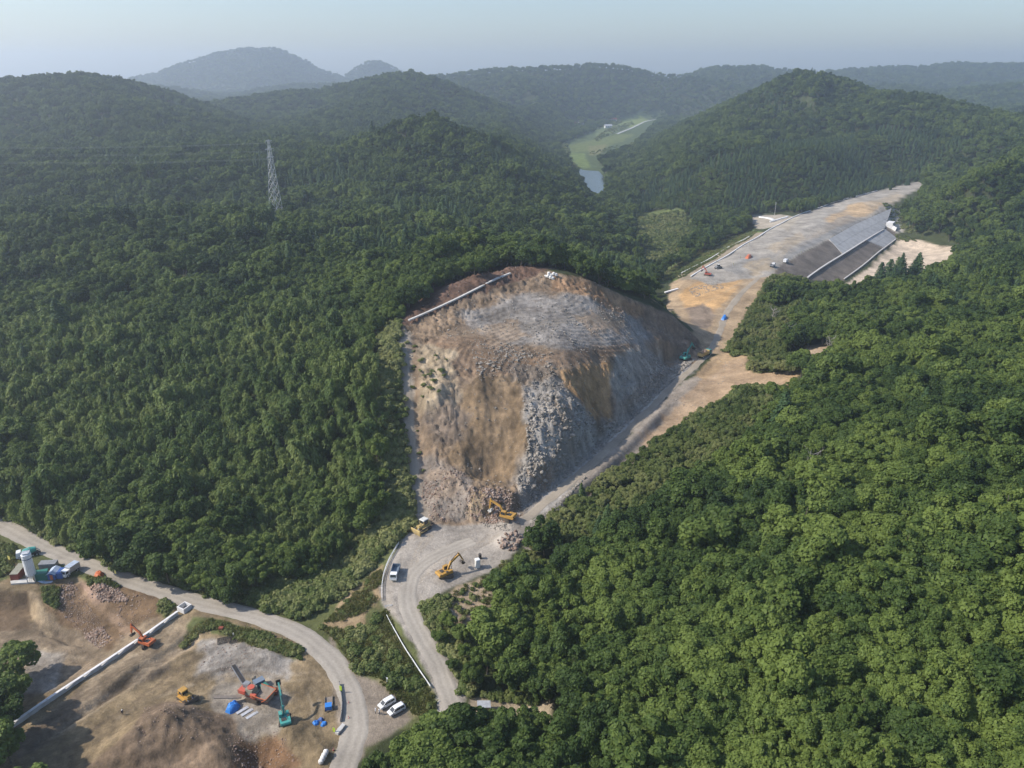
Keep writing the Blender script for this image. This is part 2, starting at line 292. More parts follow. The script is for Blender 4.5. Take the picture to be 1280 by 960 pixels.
def H(x, y, fine=True):
    x = np.atleast_1d(np.asarray(x, float)); y = np.atleast_1d(np.asarray(y, float))
    z = H0(x, y)
    i = bb(x, y, QUARRY, 2)
    if len(i):
        s = poly_sd(x[i], y[i], QUARRY); k = s > 0; i, s = i[k], s[k]
        if len(i):
            X, Y = x[i], y[i]; a = F_TOP(X, Y); b_ = F_FACE(X+1.2*fbm(X, Y, 6, 3, 71), Y+2.2*fbm(X, Y, 7, 3, 72))
            m_ = .5*(a+b_)-.5*np.sqrt((a-b_)**2+.5); w = sstep(0, 7, s); z[i] = z[i]*(1-w)+m_*w
    for pts, hw, fall in CARVE:
        i = bb(x, y, pts, hw+fall)
        if len(i):
            d, h, _, _ = seg_dist(x[i], y[i], pts); w = 1-sstep(hw, hw+fall, d); z[i] = z[i]*(1-w)+h*w
    i = bb(x, y, PITF, 12)
    if len(i):
        s = poly_sd(x[i], y[i], PITF) + 0.9*fbm(x[i], y[i], 4, 3, 31)
        w = sstep(-.6, 1.3, s); z[i] = z[i]*(1-w)+(-6.2+0.5*fbm(x[i], y[i], 9, 3, 32))*w
    i = bb(x, y, STEP, 6)
    if len(i):
        s = poly_sd(x[i], y[i], STEP)+.5*fbm(x[i], y[i], 5, 3, 35); z[i] -= 1.1*sstep(-.7, .8, s)
    i = bb(x, y, PONDP, 40)
    if len(i):
        s = poly_sd(x[i], y[i], PONDP); w = sstep(-30, 4, s); z[i] = z[i]*(1-w)+(POND_Z-1.5)*w
    for hx, hy, h, rx, ry, an in HEAPS:
        i = bb(x, y, [(hx, hy)], max(rx, ry)*2.4)
        if len(i):
            dx, dy = x[i]-hx, y[i]-hy; c, s = math.cos(an), math.sin(an)
            q = ((dx*c+dy*s)/rx)**2+((-dx*s+dy*c)/ry)**2
            q = q*(1+0.35*fbm(x[i], y[i], 4, 3, 41))
            z[i] += h*np.exp(-q)*(1+0.15*fbm(x[i], y[i], 1.8, 2, 43))
    if fine:
        i = bb(x, y, QUARRY, 5)
        if len(i):
            X, Y = x[i], y[i]; w = sstep(-2, 4, poly_sd(X, Y, QUARRY))
            top = sstep(-2, 3, poly_sd(X, Y, QTOP))
            roadd = np.minimum(seg_dist(X, Y, thin(HROADW))[0], seg_dist(X, Y, thin(TRACKW))[0]); w = w*sstep(3.5, 8, roadd)
            rough = 0.9*fbm(X, Y, 9, 4, 51)+0.5*fbm(X, Y, 2.6, 2, 52)
            scar = sstep(-3, 5, poly_sd(X, Y, SCAR)+2*fbm(X, Y, 6, 2, 73)); q_ = fbm(X, Y*.8, 9, 3, 74); q2 = fbm(X+7, Y*1.2, 4.5, 3, 75); ledge = (np.round(q_*3.5)/3.5-q_)*5.0+(np.round(q2*3)/3-q2)*2.2; ridg = (-.7*np.abs(fbm(X*1.0, Y*0.22, 4, 4, 54, .6))-.5*np.abs(fbm(X, Y*.3, 1.6, 2, 53)))*(.35+.65*scar)+ledge*(1-.85*scar)      # rills that run down the face
            c1 = P(655,350,58); d1 = np.hypot(X-c1[0], Y-c1[1]); c2 = P(720,470,40); d2 = np.hypot(X-c2[0], Y-c2[1])
            rut = np.sin(d1*2.6+0.8*fbm(X, Y, 14, 2, 57))*(fbm(X, Y, 22, 2, 55) > -0.05)*0.30 + np.sin(d2*2.5+1.2*fbm(X, Y, 18, 2, 58))*(fbm(X, Y, 20, 2, 56) > 0.05)*0.28
            z[i] += w*(rough*(1-0.45*top)+ridg*(1-top)+rut*top*.85)
        i = bb(x, y, SITE, 5)
        if len(i):
            X, Y = x[i], y[i]; w = sstep(-1, 3, poly_sd(X, Y, SITE))*sstep(4.5, 8, seg_dist(X, Y, thin(ROADW))[0])
            z[i] += w*(0.20*fbm(X, Y, 5, 4, 61)+0.16*fbm(X, Y, 1.4, 2, 62)+0.10*np.sin((X*0.62-Y*0.78)*2.2+1.5*fbm(X, Y, 10, 2, 63))*(fbm(X, Y, 15, 2, 64) > 0))
    return z
def hit(px, py):                          # where the pixel's ray meets the ground
    d = ray(px, py); d = d/d[1]
    Yt = np.geomspace(60, 7000, 900)
    g = CAMZ+d[2]*Yt-H(d[0]*Yt, Yt, False)
    k = np.nonzero(g < 0)[0]
    k = k[0] if len(k) else len(Yt)-1
    a, b = Yt[max(k-1, 0)], Yt[k]
    Yt = np.linspace(a, b, 40); g = CAMZ+d[2]*Yt-H(d[0]*Yt, Yt, False); j = np.nonzero(g <= 0)[0]; Y = Yt[j[0]] if len(j) else b
    p = np.array([d[0]*Y, Y, 0]); p[2] = H(p[0], p[1])[0]
    return p
def hitpoly(px): return np.array([hit(*q)[:2] for q in px])

# ------------------------------------------------------------------ ground sheet
GU = np.radians(np.concatenate([np.arange(-76, -37, 0.45), np.arange(-37, 25, 0.135), np.arange(25, 40, 0.3), np.arange(40, 76.1, 0.6)]))
GV = np.concatenate([np.geomspace(15, 120, 26)[:-1], np.linspace(120, 430, 430)[:-1], np.geomspace(430, 1200, 300)[:-1], np.geomspace(1200, 8900, 180)])
gu, gv = np.meshgrid(GU, GV, indexing='ij')
GX = (gv*np.sin(gu)).ravel(); GY = (gv*np.cos(gu)).ravel()
GZ = H(GX, GY)
FLOOR = (.045, .055, .022)
gcol = np.tile(np.array(FLOOR), (len(GX), 1))
def wear(px, width, col, mix=.5, pair=0.0, jit=.6, seed=0):
    """a worn or churned line, or a pair of wheel ruts"""
    w = resample([np.append(p, 0) for p in hitpoly(px)], 2.0); i = bb(GX, GY, w, width+pair+2)
    if not len(i): return
    X, Y = GX[i], GY[i]; d = seg_dist(X+jit*fbm(X, Y, 4, 2, 400+seed), Y+jit*fbm(X, Y, 4, 2, 500+seed), list(w[::2])+[w[-1]])[0]; d = np.abs(d-pair)
    a = mix*(1-sstep(width*.4, width, d))*np.clip(.6+.9*fbm(X, Y, 6, 3, 600+seed), 0, 1); gcol[i] = gcol[i]*(1-a[:, None])+np.array(col)*a[:, None]
def zone(px, col, soft=0.6, amp=1.5, scale=5, seed=0, mix=1.0, world=None, mottle=0.0):
    poly = hitpoly(px) if world is None else world
    i = bb(GX, GY, poly, 6)
    if not len(i): return
    X, Y = GX[i], GY[i]
    s = poly_sd(X, Y, poly)+amp*fbm(X, Y, scale, 3, 100+seed)
    a = sstep(-soft, soft, s)*mix
    if mottle: a = a*sstep(-0.25, 0.25, fbm(X, Y, mottle, 3, 300+seed)+0.1)
    gcol[i] = gcol[i]*(1-a[:, None])+np.array(col)*a[:, None]
TAN, RED, DARK, GREY, PALE = (.195,.147,.086), (.15,.10,.058), (.145,.112,.080), (.245,.222,.195), (.40,.335,.25)
GRAV = (.315,.28,.235); GRASS = (.095,.105,.040)
zone([(790,262),(855,258),(882,288),(840,335),(812,350),(785,300)], (.11,.135,.045), 3, 6, 20)
zone([(697,178),(735,160),(790,132),(840,138),(815,165),(790,182),(745,195),(770,215),(790,240),(740,240),(712,202)], (.075,.10,.04), 8, 14, 50)
zone([(712,182),(770,168),(792,168),(780,176),(735,190),(716,190)], (.12,.145,.048), 5, 9, 40)
zone([(705,190),(730,192),(738,210),(718,208)], (.13,.17,.05), 3, 3, 30); zone([(745,160),(775,150),(770,165),(745,172)], (.12,.15,.06), 3, 3, 30); zone([(735,183),(760,180),(752,192),(738,195)], (.16,.16,.07), 3, 3, 30)
zone([(760,150),(800,140),(812,150),(790,160)], (.17,.21,.06), 3, 3, 30)
zone([(-40,640),(0,648),(130,704),(250,743),(375,772),(400,772),(440,735),(480,688),(500,660),(520,600),(505,500),(497,412),(520,405),(530,640),(560,700),(520,740),(560,830),(585,900),(500,915),(450,950),(420,985),(-60,985)], GRASS, 1, 2.5, 8, 1)
# lower site
zone([(-60,668),(10,700),(60,722),(120,718),(170,740),(235,758),(300,776),(375,798),(412,838),(430,880),(427,930),(405,985),(-60,985)], TAN, .7, 1.2, 5, 2)
zone([(50,735),(110,722),(200,742),(218,762),(190,792),(165,808),(140,818),(100,795),(66,770)], RED, 1, 2, 6, 3)
zone([(-20,785),(60,772),(110,798),(145,818),(90,852),(20,872),(-20,872)], (.215,.165,.11), 1, 2, 6, 4)
zone([(40,812),(78,818),(70,862),(28,866)], (.29,.265,.23), 1, 2, 5, 5, .7)
zone([(150,828),(190,812),(212,835),(180,852),(120,882),(60,932),(20,950),(15,925),(90,872)], DARK, 1, 2, 6, 6, .85)
zone([(152,792),(190,770),(240,770),(262,775),(232,815),(195,835),(150,850),(100,890),(95,872)], (.265,.205,.135), 1, 2, 6, 7, .8)
zone([(255,800),(320,800),(372,822),(362,852),(300,848),(248,842)], (.265,.24,.205), 1.5, 3, 5, 8)
zone([(270,850),(345,850),(370,900),(350,925),(290,915),(262,880)], (.225,.195,.155), 1.5, 3, 5, 9)
zone([(180,882),(232,878),(282,890),(300,925),(355,925),(372,960),(300,990),(110,990),(105,955),(170,912)], (.165,.12,.08), 1, 2, 5, 10)
zone([(300,925),(345,920),(372,955),(320,985),(285,960)], (.15,.09,.05), 1, 1.5, 4, 11)
zone([(100,730),(140,722),(150,745),(115,752)], (.30,.20,.15), .8, 1, 3, 12)
for q in ([(240,770),(268,772),(240,800),(225,812)], [(262,772),(330,790),(380,818),(368,826),(300,800),(265,790)], [(100,718),(150,728),(145,738),(108,732)], [(50,732),(74,735),(70,762),(52,750)], [(200,752),(222,758),(210,772),(195,765)], [(-40,700),(15,702),(14,722),(-40,740)]):
    zone(q, GRASS, .6, 1, 4, 13)
zone([(412,790),(445,845),(475,850),(515,870),(525,892),(490,918),(455,935),(440,970),(420,900)], (.235,.195,.15), .8, 1.2, 4, 14)
zone([(440,738),(478,705),(482,760),(476,800),(440,795),(402,782)], (.30,.22,.13), .8, 2, 5, 15, 1, None, 5)
zone([(475,850),(540,860),(545,900),(515,900)], (.21,.19,.09), 1, 2, 5, 16, .8)
# yard and ramp
zone([(495,690),(512,662),(545,650),(600,648),(650,643),(672,655),(645,690),(610,716),(560,738),(530,752),(522,770),(556,818),(580,868),(578,910),(545,910),(542,862),(517,805),(478,758),(476,722)], GRAV, .6, .8, 4, 17)
zone([(560,740),(600,722),(622,735),(600,775),(570,800),(552,775)], (.36,.28,.19), .8, 2, 5, 18)
zone([(570,795),(625,790),(640,840),(600,870),(580,840)], (.05,.065,.025), 1, 2, 5, 19)
zone([(585,872),(640,868),(690,880),(690,905),(640,895),(590,900)], (.32,.26,.18), .6, 1, 4, 20)
# quarry
zone(None, (.225,.165,.11), .8, 1.2, 5, 21, 1, QUARRY)
zone([(575,392),(640,370),(700,366),(765,378),(800,385),(842,405),(800,432),(740,442),(690,440),(620,425)], GREY, 2.5, 5, 9, 22)
zone([(690,345),(760,365),(830,395),(820,405),(760,385),(690,362)], (.30,.19,.11), 1.5, 2, 7, 23)
zone([(535,425),(600,420),(690,445),(800,435),(735,455),(640,475),(570,470)], (.20,.138,.09), 2, 3, 6, 24, .8)
zone([(575,485),(600,472),(650,472),(662,520),(656,590),(630,605),(590,600),(562,570)], (.20,.142,.085), 1.2, 2, 6, 25)
zone([(702,466),(735,452),(766,457),(762,520),(745,526),(715,492)], (.30,.19,.095), 1.2, 2, 5, 26)
zone([(652,482),(690,470),(718,500),(748,532),(800,482),(850,452),(868,456),(800,527),(740,582),(690,642),(660,642),(645,602),(660,560)], (.31,.285,.25), 2.5, 4, 6, 27)
zone([(770,446),(828,442),(848,475),(800,520),(776,522),(765,482)], (.285,.26,.22), 1.5, 2, 6, 28)
zone([(522,428),(572,440),(562,482),(542,525),(524,512)], (.34,.27,.18), 1.5, 2, 6, 29)
zone([(530,572),(582,590),(602,642),(545,652),(527,622)], (.205,.175,.145), 1.5, 3, 6, 30)
zone([(590,615),(612,612),(622,640),(600,650),(580,640)], (.265,.20,.125), 1, 1.5, 4, 31)
zone([(498,383),(560,354),(640,331),(700,337),(668,345),(600,366),(500,409)], (.125,.078,.055), .8, .6, 5, 32)
zone([(805,385),(842,395),(870,418),(886,436),(855,445),(830,430),(800,405)], (.20,.145,.10), 1.5, 2, 6, 33)
zone([(498,415),(514,412),(518,520),(526,600),(540,650),(518,655),(506,560)], (.285,.24,.185), .6, .8, 4, 34)
# haul road benches and highway works
zone([(905,440),(935,442),(1002,465),(988,482),(945,490),(880,507),(812,545),(798,536),(870,470),(890,446)], (.37,.26,.15), .8, 1.5, 5, 35)
zone([(1003,432),(1030,430),(1040,440),(1010,446)], (.33,.25,.17), 1, 2, 6, 36)
zone([(815,378),(845,346),(880,330),(985,330),(965,347),(932,392),(908,442),(882,442),(868,417),(840,388)], (.34,.25,.155), 1, 2, 7, 37)
zone([(850,368),(900,342),(932,347),(912,372),(890,392),(860,390)], (.45,.285,.135), 1.5, 2, 7, 38)
zone([(855,385),(880,380),(895,395),(885,412),(866,405)], (.22,.17,.125), 1.5, 2, 7, 39)
HLp, HAp = [q[:2] for q in HL], [q[:2] for q in HA]
zone(HLp+[(1158,232),(1120,252)]+HAp[::-1]+[(925,350),(890,356)], (.315,.285,.24), 1, 1.5, 9, 40)
zone([(1028,277),(1060,256),(1106,254),(1086,268),(1050,283)], (.43,.31,.185), 2, 3, 10, 41)
for k, q in enumerate([[(905,335),(940,318),(955,325),(920,345)], [(960,310),(1000,290),(1010,300),(970,318)], [(1000,300),(1060,268),(1075,275),(1015,305)], [(930,330),(960,322),(965,338),(940,345)], [(1080,255),(1120,240),(1130,246),(1090,262)]]):
    zone(q, [(.26,.245,.22), (.36,.29,.20), (.27,.24,.20), (.37,.29,.19), (.38,.31,.22)][k], 2, 4, 8, 80+k, .8)
zone([(985,325),(1030,300),(1070,282),(1090,272),(1060,280),(1020,297),(975,322)], (.24,.23,.21), 1, 2, 8, 42)
zone([(818,354),(842,330),(890,304),(940,286),(950,290),(900,321),(855,347)], (.105,.145,.035), 1.2, 2, 8, 43)
zone([(843,347),(898,318),(945,291),(958,290),(900,324),(858,350)], (.26,.215,.15), .6, .5, 8, 44)
zone(HAp+[q[:2] for q in HC[::-1]], (.16,.135,.11), .6, .8, 8, 45)
zone([(1052,357),(1085,336),(1124,299),(1150,300),(1197,307),(1187,326),(1142,346),(1100,360)], (.52,.42,.31), 1, 1.5, 8, 46)
zone([(660,690),(708,650),(754,610),(818,566),(892,524),(872,470),(850,478),(800,528),(742,582),(690,636),(645,660)], (.275,.235,.19), 1.2, 2.5, 5, 49)
zone([(800,545),(850,502),(905,455),(930,446),(990,466),(955,497),(890,524),(820,568)], (.36,.255,.16), 1, 2.5, 5, 50, .9)
for q in ([(936,445),(992,464),(950,466),(933,462)], [(922,484),(996,481),(945,500),(890,514)], [(905,428),(935,440),(915,447)]): zone(q, GRASS, 1, 2, 5, 77)
for k, q in enumerate([[(530,520),(560,500),(585,520),(570,560),(540,560)], [(600,410),(640,395),(660,420),(620,435)], [(720,395),(770,390),(790,410),(740,425)], [(640,450),(690,455),(680,470),(645,475)], [(540,590),(580,600),(570,625),(545,615)], [(690,500),(715,510),(725,545),(700,560)], [(560,460),(580,470),(572,520),(556,500)], [(660,590),(690,575),(690,610),(665,625)]]):
    zone(q, [(.19,.15,.115), (.30,.225,.155), (.29,.21,.14), (.20,.165,.13), (.26,.20,.145), (.30,.235,.17), (.33,.26,.18), (.27,.20,.14)][k], 1.5, 4, 5, 60+k, .8)
zone([(1105,258),(1125,262),(1130,290),(1115,290)], (.42,.39,.33), 1, 1, 8, 47)
zone([(936,268),(975,268),(1000,272),(985,290),(945,285)], (.33,.29,.23), 1, 1, 8, 48)
i = bb(GX, GY, QUARRY, 2); i = i[inpoly(GX[i], GY[i], QUARRY)]; X, Y = GX[i], GY[i]
gcol[i] *= np.clip(1+.28*fbm(X, Y*.3, 4, 4, 701)+.45*fbm(X, Y, 1.9, 3, 702), .5, 1.5)[:, None]
i = bb(GX, GY, SITE, 2); i = i[inpoly(GX[i], GY[i], SITE)]; X, Y = GX[i], GY[i]
gcol[i] *= np.clip(1+.35*fbm(X*.5+Y*.3, Y*.9-X*.6, 5, 4, 703)+.3*fbm(X, Y, 1.6, 2, 704), .5, 1.5)[:, None]
zone([(-30,740),(34,738),(36,786),(-30,790)], (.125,.088,.056), .5, .8, 4, 71, .9); zone([(36,738),(48,742),(66,790),(60,800),(38,770)], (.36,.275,.175), .5, .8, 4, 72, .85)  # shade on the pit cut's face and light on its side, painted as colour
DK, LT = (.10, .075, .052), (.36, .29, .20)
for k, (px, wd, c, mx, pr) in enumerate([
    ([(30,945),(100,895),(160,855),(235,805)], 1.3, DK, .8, 0), ([(25,935),(100,880),(165,838),(235,790)], .5, DK, .7, 1.6), ([(90,935),(150,893),(215,845),(270,805)], .5, DK, .6, 1.0), ([(60,955),(125,908),(190,862),(255,815)], .9, DK, .6, 0), ([(30,910),(100,862),(165,822),(225,780)], .6, LT, .7, 0),
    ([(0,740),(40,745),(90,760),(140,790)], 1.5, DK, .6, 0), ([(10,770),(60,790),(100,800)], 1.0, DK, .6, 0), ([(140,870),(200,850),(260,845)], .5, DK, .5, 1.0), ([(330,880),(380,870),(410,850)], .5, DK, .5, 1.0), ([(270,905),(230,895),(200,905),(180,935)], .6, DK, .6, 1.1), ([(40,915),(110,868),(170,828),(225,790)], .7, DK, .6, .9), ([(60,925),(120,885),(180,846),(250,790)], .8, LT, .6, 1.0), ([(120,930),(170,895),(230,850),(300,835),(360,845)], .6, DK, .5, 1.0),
    ([(70,950),(130,915),(185,872),(240,838),(300,828)], .7, DK, .45, 1.1), ([(250,870),(265,845),(310,842),(370,850),(400,840)], .7, LT, .5, 1.1), ([(140,905),(190,870),(250,855)], .9, LT, .5, 0), ([(240,915),(215,940),(190,965)], .6, DK, .6, 1.0), ([(180,895),(200,925),(190,960)], .5, DK, .6, .8),
    ([(20,800),(70,815),(110,825)], .8, LT, .6, 0), ([(0,825),(50,840),(100,838),(130,822)], .6, DK, .6, .9), ([(20,850),(60,830),(90,812)], .6, DK, .5, .9), ([(95,730),(120,750),(150,775),(165,795)], 2.2, (.30,.21,.14), .8, 0), ([(110,735),(150,765),(170,790)], .5, DK, .4, 0), ([(90,745),(130,780),(155,805)], .6, DK, .5, 0),
    ([(385,860),(400,880),(395,905)], .7, LT, .5, 1), ([(360,830),(395,845),(418,880)], .7, DK, .35, 1), ([(300,900),(330,905),(370,900)], .8, DK, .5, .8),
    ([(520,730),(545,700),(590,680),(640,665)], .5, LT, .5, .9), ([(510,720),(520,690),(540,668)], .5, LT, .5, .9), ([(500,745),(530,720),(580,700)], .5, DK, .35, .9), ([(560,705),(600,680),(650,655)], .5, DK, .35, 1), ([(520,770),(505,745),(510,715)], .5, DK, .35, .9),
    ([(600,400),(650,385),(720,395),(760,415),(700,430),(640,440)], .7, DK, .45, 1.2), ([(560,420),(620,410),(680,405),(790,410)], .7, LT, .4, 1.2), ([(580,440),(650,448),(740,440)], .8, DK, .5, 1.0), ([(640,375),(690,370),(750,385)], .8, DK, .5, 1.2), ([(545,430),(600,445),(690,452)], .8, (.30,.19,.11), .6, 1.0), ([(620,385),(615,405),(640,425),(700,440)], .7, DK, .4, 1.1),
    ([(880,380),(900,370),(930,350)], 1.2, LT, .5, 0), ([(895,415),(910,385),(945,345),(1000,300)], .9, LT, .5, 1.3), ([(940,335),(1000,295),(1060,265)], 1.5, (.24,.23,.21), .5, 2.2), ([(960,330),(1010,300),(1070,268)], 1.5, LT, .4, 2.2), ([(870,380),(885,395),(890,410)], 1.5, DK, .5, 0),
    ([(880,490),(930,460),(985,470)], 1.6, (.34,.25,.16), .6, 0), ([(820,535),(870,495),(910,455)], 1.4, (.36,.27,.18), .6, 0)]): wear(px, wd, c, mx, pr, .8, k)
mesh = bpy.data.meshes.new("ground")
n, m = gu.shape; idx = np.arange(n*m).reshape(n, m)
fc = np.stack([idx[:-1, :-1], idx[:-1, 1:], idx[1:, 1:], idx[1:, :-1]], -1).reshape(-1, 4)[:, ::-1]
mesh.vertices.add(n*m); mesh.vertices.foreach_set("co", np.stack([GX, GY, GZ], 1).astype(np.float32).ravel())
mesh.loops.add(fc.size); mesh.loops.foreach_set("vertex_index", fc.astype(np.int32).ravel())
mesh.polygons.add(len(fc)); mesh.polygons.foreach_set("loop_start", np.arange(0, fc.size, 4, dtype=np.int32))
mesh.update(calc_edges=True)
mesh.polygons.foreach_set("use_smooth", np.ones(len(fc), bool))
ca = mesh.color_attributes.new("soil", 'FLOAT_COLOR', 'POINT')
ca.data.foreach_set("color", np.concatenate([gcol, np.ones((len(GX), 1))], 1).astype(np.float32).ravel())
ground = bpy.data.objects.new("ground", mesh); COL.objects.link(ground); ground['kind'] = 'structure'

# ------------------------------------------------------------------ materials
def mat(name, col, rough=0.7, metal=0.0, var=0.12, scale=1.2, spec=0.35, dirt=None, coord='Object'):
    m = bpy.data.materials.new(name); m.use_nodes = True; nt = m.node_tree; b = nt.nodes["Principled BSDF"]
    b.inputs["Roughness"].default_value = rough; b.inputs["Metallic"].default_value = metal; b.inputs["Specular IOR Level"].default_value = spec
    tc = nt.nodes.new("ShaderNodeTexCoord"); nz = nt.nodes.new("ShaderNodeTexNoise"); nz.inputs["Scale"].default_value = scale; nz.inputs["Detail"].default_value = 5
    nt.links.new(tc.outputs[coord], nz.inputs["Vector"])
    mx = nt.nodes.new("ShaderNodeMix"); mx.data_type = 'RGBA'
    d = dirt or tuple(c*(1-2*var) for c in col)
    mx.inputs[6].default_value = (*tuple(min(1, c*(1+var)) for c in col), 1); mx.inputs[7].default_value = (*d, 1)
    mr = nt.nodes.new("ShaderNodeMapRange"); mr.inputs[1].default_value = .4; mr.inputs[2].default_value = .75; mr.inputs[4].default_value = 1 if dirt is None else .75
    nt.links.new(nz.outputs[0], mr.inputs[0]); nt.links.new(mr.outputs[0], mx.inputs[0]); nt.links.new(mx.outputs[2], b.inputs["Base Color"])
    return m
gm = bpy.data.materials.new("soil"); gm.use_nodes = True; nt = gm.node_tree; b = nt.nodes["Principled BSDF"]
b.inputs["Roughness"].default_value = .95; b.inputs["Specular IOR Level"].default_value = .15
at = nt.nodes.new("ShaderNodeAttribute"); at.attribute_name = "soil"; geo = nt.nodes.new("ShaderNodeNewGeometry")
def nz_(scale, det=4, rough=.6):
    k = nt.nodes.new("ShaderNodeTexNoise"); k.inputs["Scale"].default_value = scale; k.inputs["Detail"].default_value = det; k.inputs["Roughness"].default_value = rough
    nt.links.new(geo.outputs["Position"], k.inputs["Vector"]); return k
def mth(op, a, bb_=None, c=None):
    k = nt.nodes.new("ShaderNodeMath"); k.operation = op
    for i, v in enumerate((a, bb_, c)):
        if v is None: continue
        if isinstance(v, (int, float)): k.inputs[i].default_value = v
        else: nt.links.new(v, k.inputs[i])
    return k.outputs[0]
na, nb, nc = nz_(.09, 5), nz_(.55, 5, .7), nz_(2.3, 3, .7)
f = mth('MULTIPLY_ADD', na.outputs[0], 0.9, 0.15); f = mth('ADD', f, mth('MULTIPLY', nb.outputs[0], .55)); f = mth('ADD', f, mth('MULTIPLY', nc.outputs[0], .5))
f = mth('POWER', mth('MULTIPLY', f, 0.89), 2.2)
sc_ = nt.nodes.new("ShaderNodeVectorMath"); sc_.operation = 'SCALE'; nt.links.new(at.outputs["Color"], sc_.inputs[0]); nt.links.new(f, sc_.inputs["Scale"])
nt.links.new(sc_.outputs[0], b.inputs["Base Color"])
bp = nt.nodes.new("ShaderNodeBump"); bp.inputs["Strength"].default_value = .8; bp.inputs["Distance"].default_value = .5
nt.links.new(mth('ADD', nb.outputs[0], mth('MULTIPLY', nc.outputs[0], .45)), bp.inputs["Height"]); nt.links.new(bp.outputs[0], b.inputs["Normal"])
mesh.materials.append(gm)
print('ground', round(time.time()-T0, 1), len(GX))
# ------------------------------------------------------------------ tree prototypes
def leaf_mesh(name, pos, nrm, size, aspect=1.0, r=None, along=None):
    """one small bent quad per leaf clump"""
    N = len(pos); r = r or rng
    nrm = nrm/np.linalg.norm(nrm, axis=1, keepdims=True)
    t = along if along is not None else r.normal(size=(N, 3))
    t = t-nrm*np.sum(t*nrm, 1, keepdims=True); t /= np.linalg.norm(t, axis=1, keepdims=True)+1e-9
    bt = np.cross(nrm, t); s = size[:, None]
    a, bq = t*s*.5*aspect, bt*s*.5
    k = nrm*s*0.12
    v = np.stack([pos-a-bq*.5, pos+bq*-1+k, pos+a-bq*.35, pos+a*.9+bq*.5, pos+bq+k, pos-a*.8+bq*.4], 1).reshape(-1, 3)
    i = np.arange(N)[:, None]*6
    f = np.concatenate([i+np.array([[0, 1, 4, 5]]), i+np.array([[1, 2, 3, 4]])], 0)
    me = bpy.data.meshes.new(name)
    me.vertices.add(len(v)); me.vertices.foreach_set("co", v.astype(np.float32).ravel())
    me.loops.add(f.size); me.loops.foreach_set("vertex_index", f.astype(np.int32).ravel())
    me.polygons.add(len(f)); me.polygons.foreach_set("loop_start", np.arange(0, f.size, 4, dtype=np.int32))
    me.update(calc_edges=True)
    ca = me.color_attributes.new("leaf", 'FLOAT_COLOR', 'POINT')
    rv = np.repeat(r.random(N), 6); ca.data.foreach_set("color", np.stack([rv, rv, rv, np.ones_like(rv)], 1).astype(np.float32).ravel())
    return me
def tube(path, radii, sides=6):
    V, Fc = [], []
    for k, (p, rd) in enumerate(zip(path, radii)):
        a = Vector(path[min(k+1, len(path)-1)])-Vector(path[max(k-1, 0)]); a.normalize()
        u = a.orthogonal().normalized(); w = a.cross(u)
        for s in range(sides):
            an = 2*math.pi*s/sides; V.append(Vector(p)+(u*math.cos(an)+w*math.sin(an))*rd)
        if k:
            o = (k-1)*sides
            for s in range(sides): Fc.append((o+s, o+(s+1) % sides, o+sides+(s+1) % sides, o+sides+s))
    Fc.append(tuple(range((len(path)-1)*sides, len(path)*sides)))
    return V, Fc
def join_tubes(name, tubes):
    V, Fc = [], []
    for v, f in tubes:
        o = len(V); V += v; Fc += [tuple(i+o for i in q) for q in f]
    me = bpy.data.meshes.new(name); me.from_pydata([tuple(p) for p in V], [], Fc); me.update(); return me
def sph(r, n):
    d = r.normal(size=(n, 3)); return d/np.linalg.norm(d, axis=1, keepdims=True)
def broadleaf(k):
    r = np.random.default_rng(100+k)
    Rr = r.uniform(3.6, 5.0); hh = r.uniform(8.0, 11.0); base = hh-Rr*r.uniform(1.1, 1.4)
    fine = k >= 7; nl = r.integers(24, 36)*(2 if fine else 1); cs, rs = [], []
    for _ in range(nl):
        th = r.uniform(0, 2*math.pi); el = math.asin(r.uniform(-0.35, .9)); q = Rr*r.uniform(.5 if fine else .42, 1.08 if fine else .95)
        cs.append((math.cos(th)*math.cos(el)*q, math.sin(th)*math.cos(el)*q, base+Rr*.45+math.sin(el)*q*.95)); rs.append(Rr*(r.uniform(.12, .25) if fine else r.uniform(.17, .40)))
    cs = np.array(cs); rs = np.array(rs)
    cs = np.concatenate([cs, [[0, 0, base+Rr*.4]]]); rs = np.append(rs, Rr*.55)
    P_, N_ = [], []
    for c, q in zip(cs, rs):
        nn = int(330*(q/1.5)**1.7)
        d = sph(r, nn); d[:, 2] = np.where(d[:, 2] < -.5, -d[:, 2], d[:, 2])
        rad = q*r.uniform(.80, 1.12, (nn, 1)); P_.append(c+d*rad*np.array([1, 1, .85])); N_.append(d*.7+np.array([0, 0, .42])+r.normal(size=(nn, 3))*.5)
    P_ = np.concatenate(P_); N_ = np.concatenate(N_)
    dist = np.linalg.norm((P_[:, None]-cs)/np.array([1, 1, .85]), axis=2)/rs
    keep = (dist < .74).sum(1) == 0
    P_, N_ = P_[keep], N_[keep]
    crown = leaf_mesh("crown", P_, N_, r.uniform(.26, .56, len(P_)), 1.3, r)
    tb = [tube([(0, 0, -1.2), (.1, .05, base*.5), (.15, .1, base), (.1, 0, base+Rr*.5)], [.28, .22, .18, .10])]
    for c in cs[:7]: tb.append(tube([(.1, .05, base*.75), (c[0]*.45, c[1]*.45, base+.4*(c[2]-base)), tuple(c)], [.12, .09, .04], 5))
    return join_tubes("trunk", tb), crown, hh, Rr
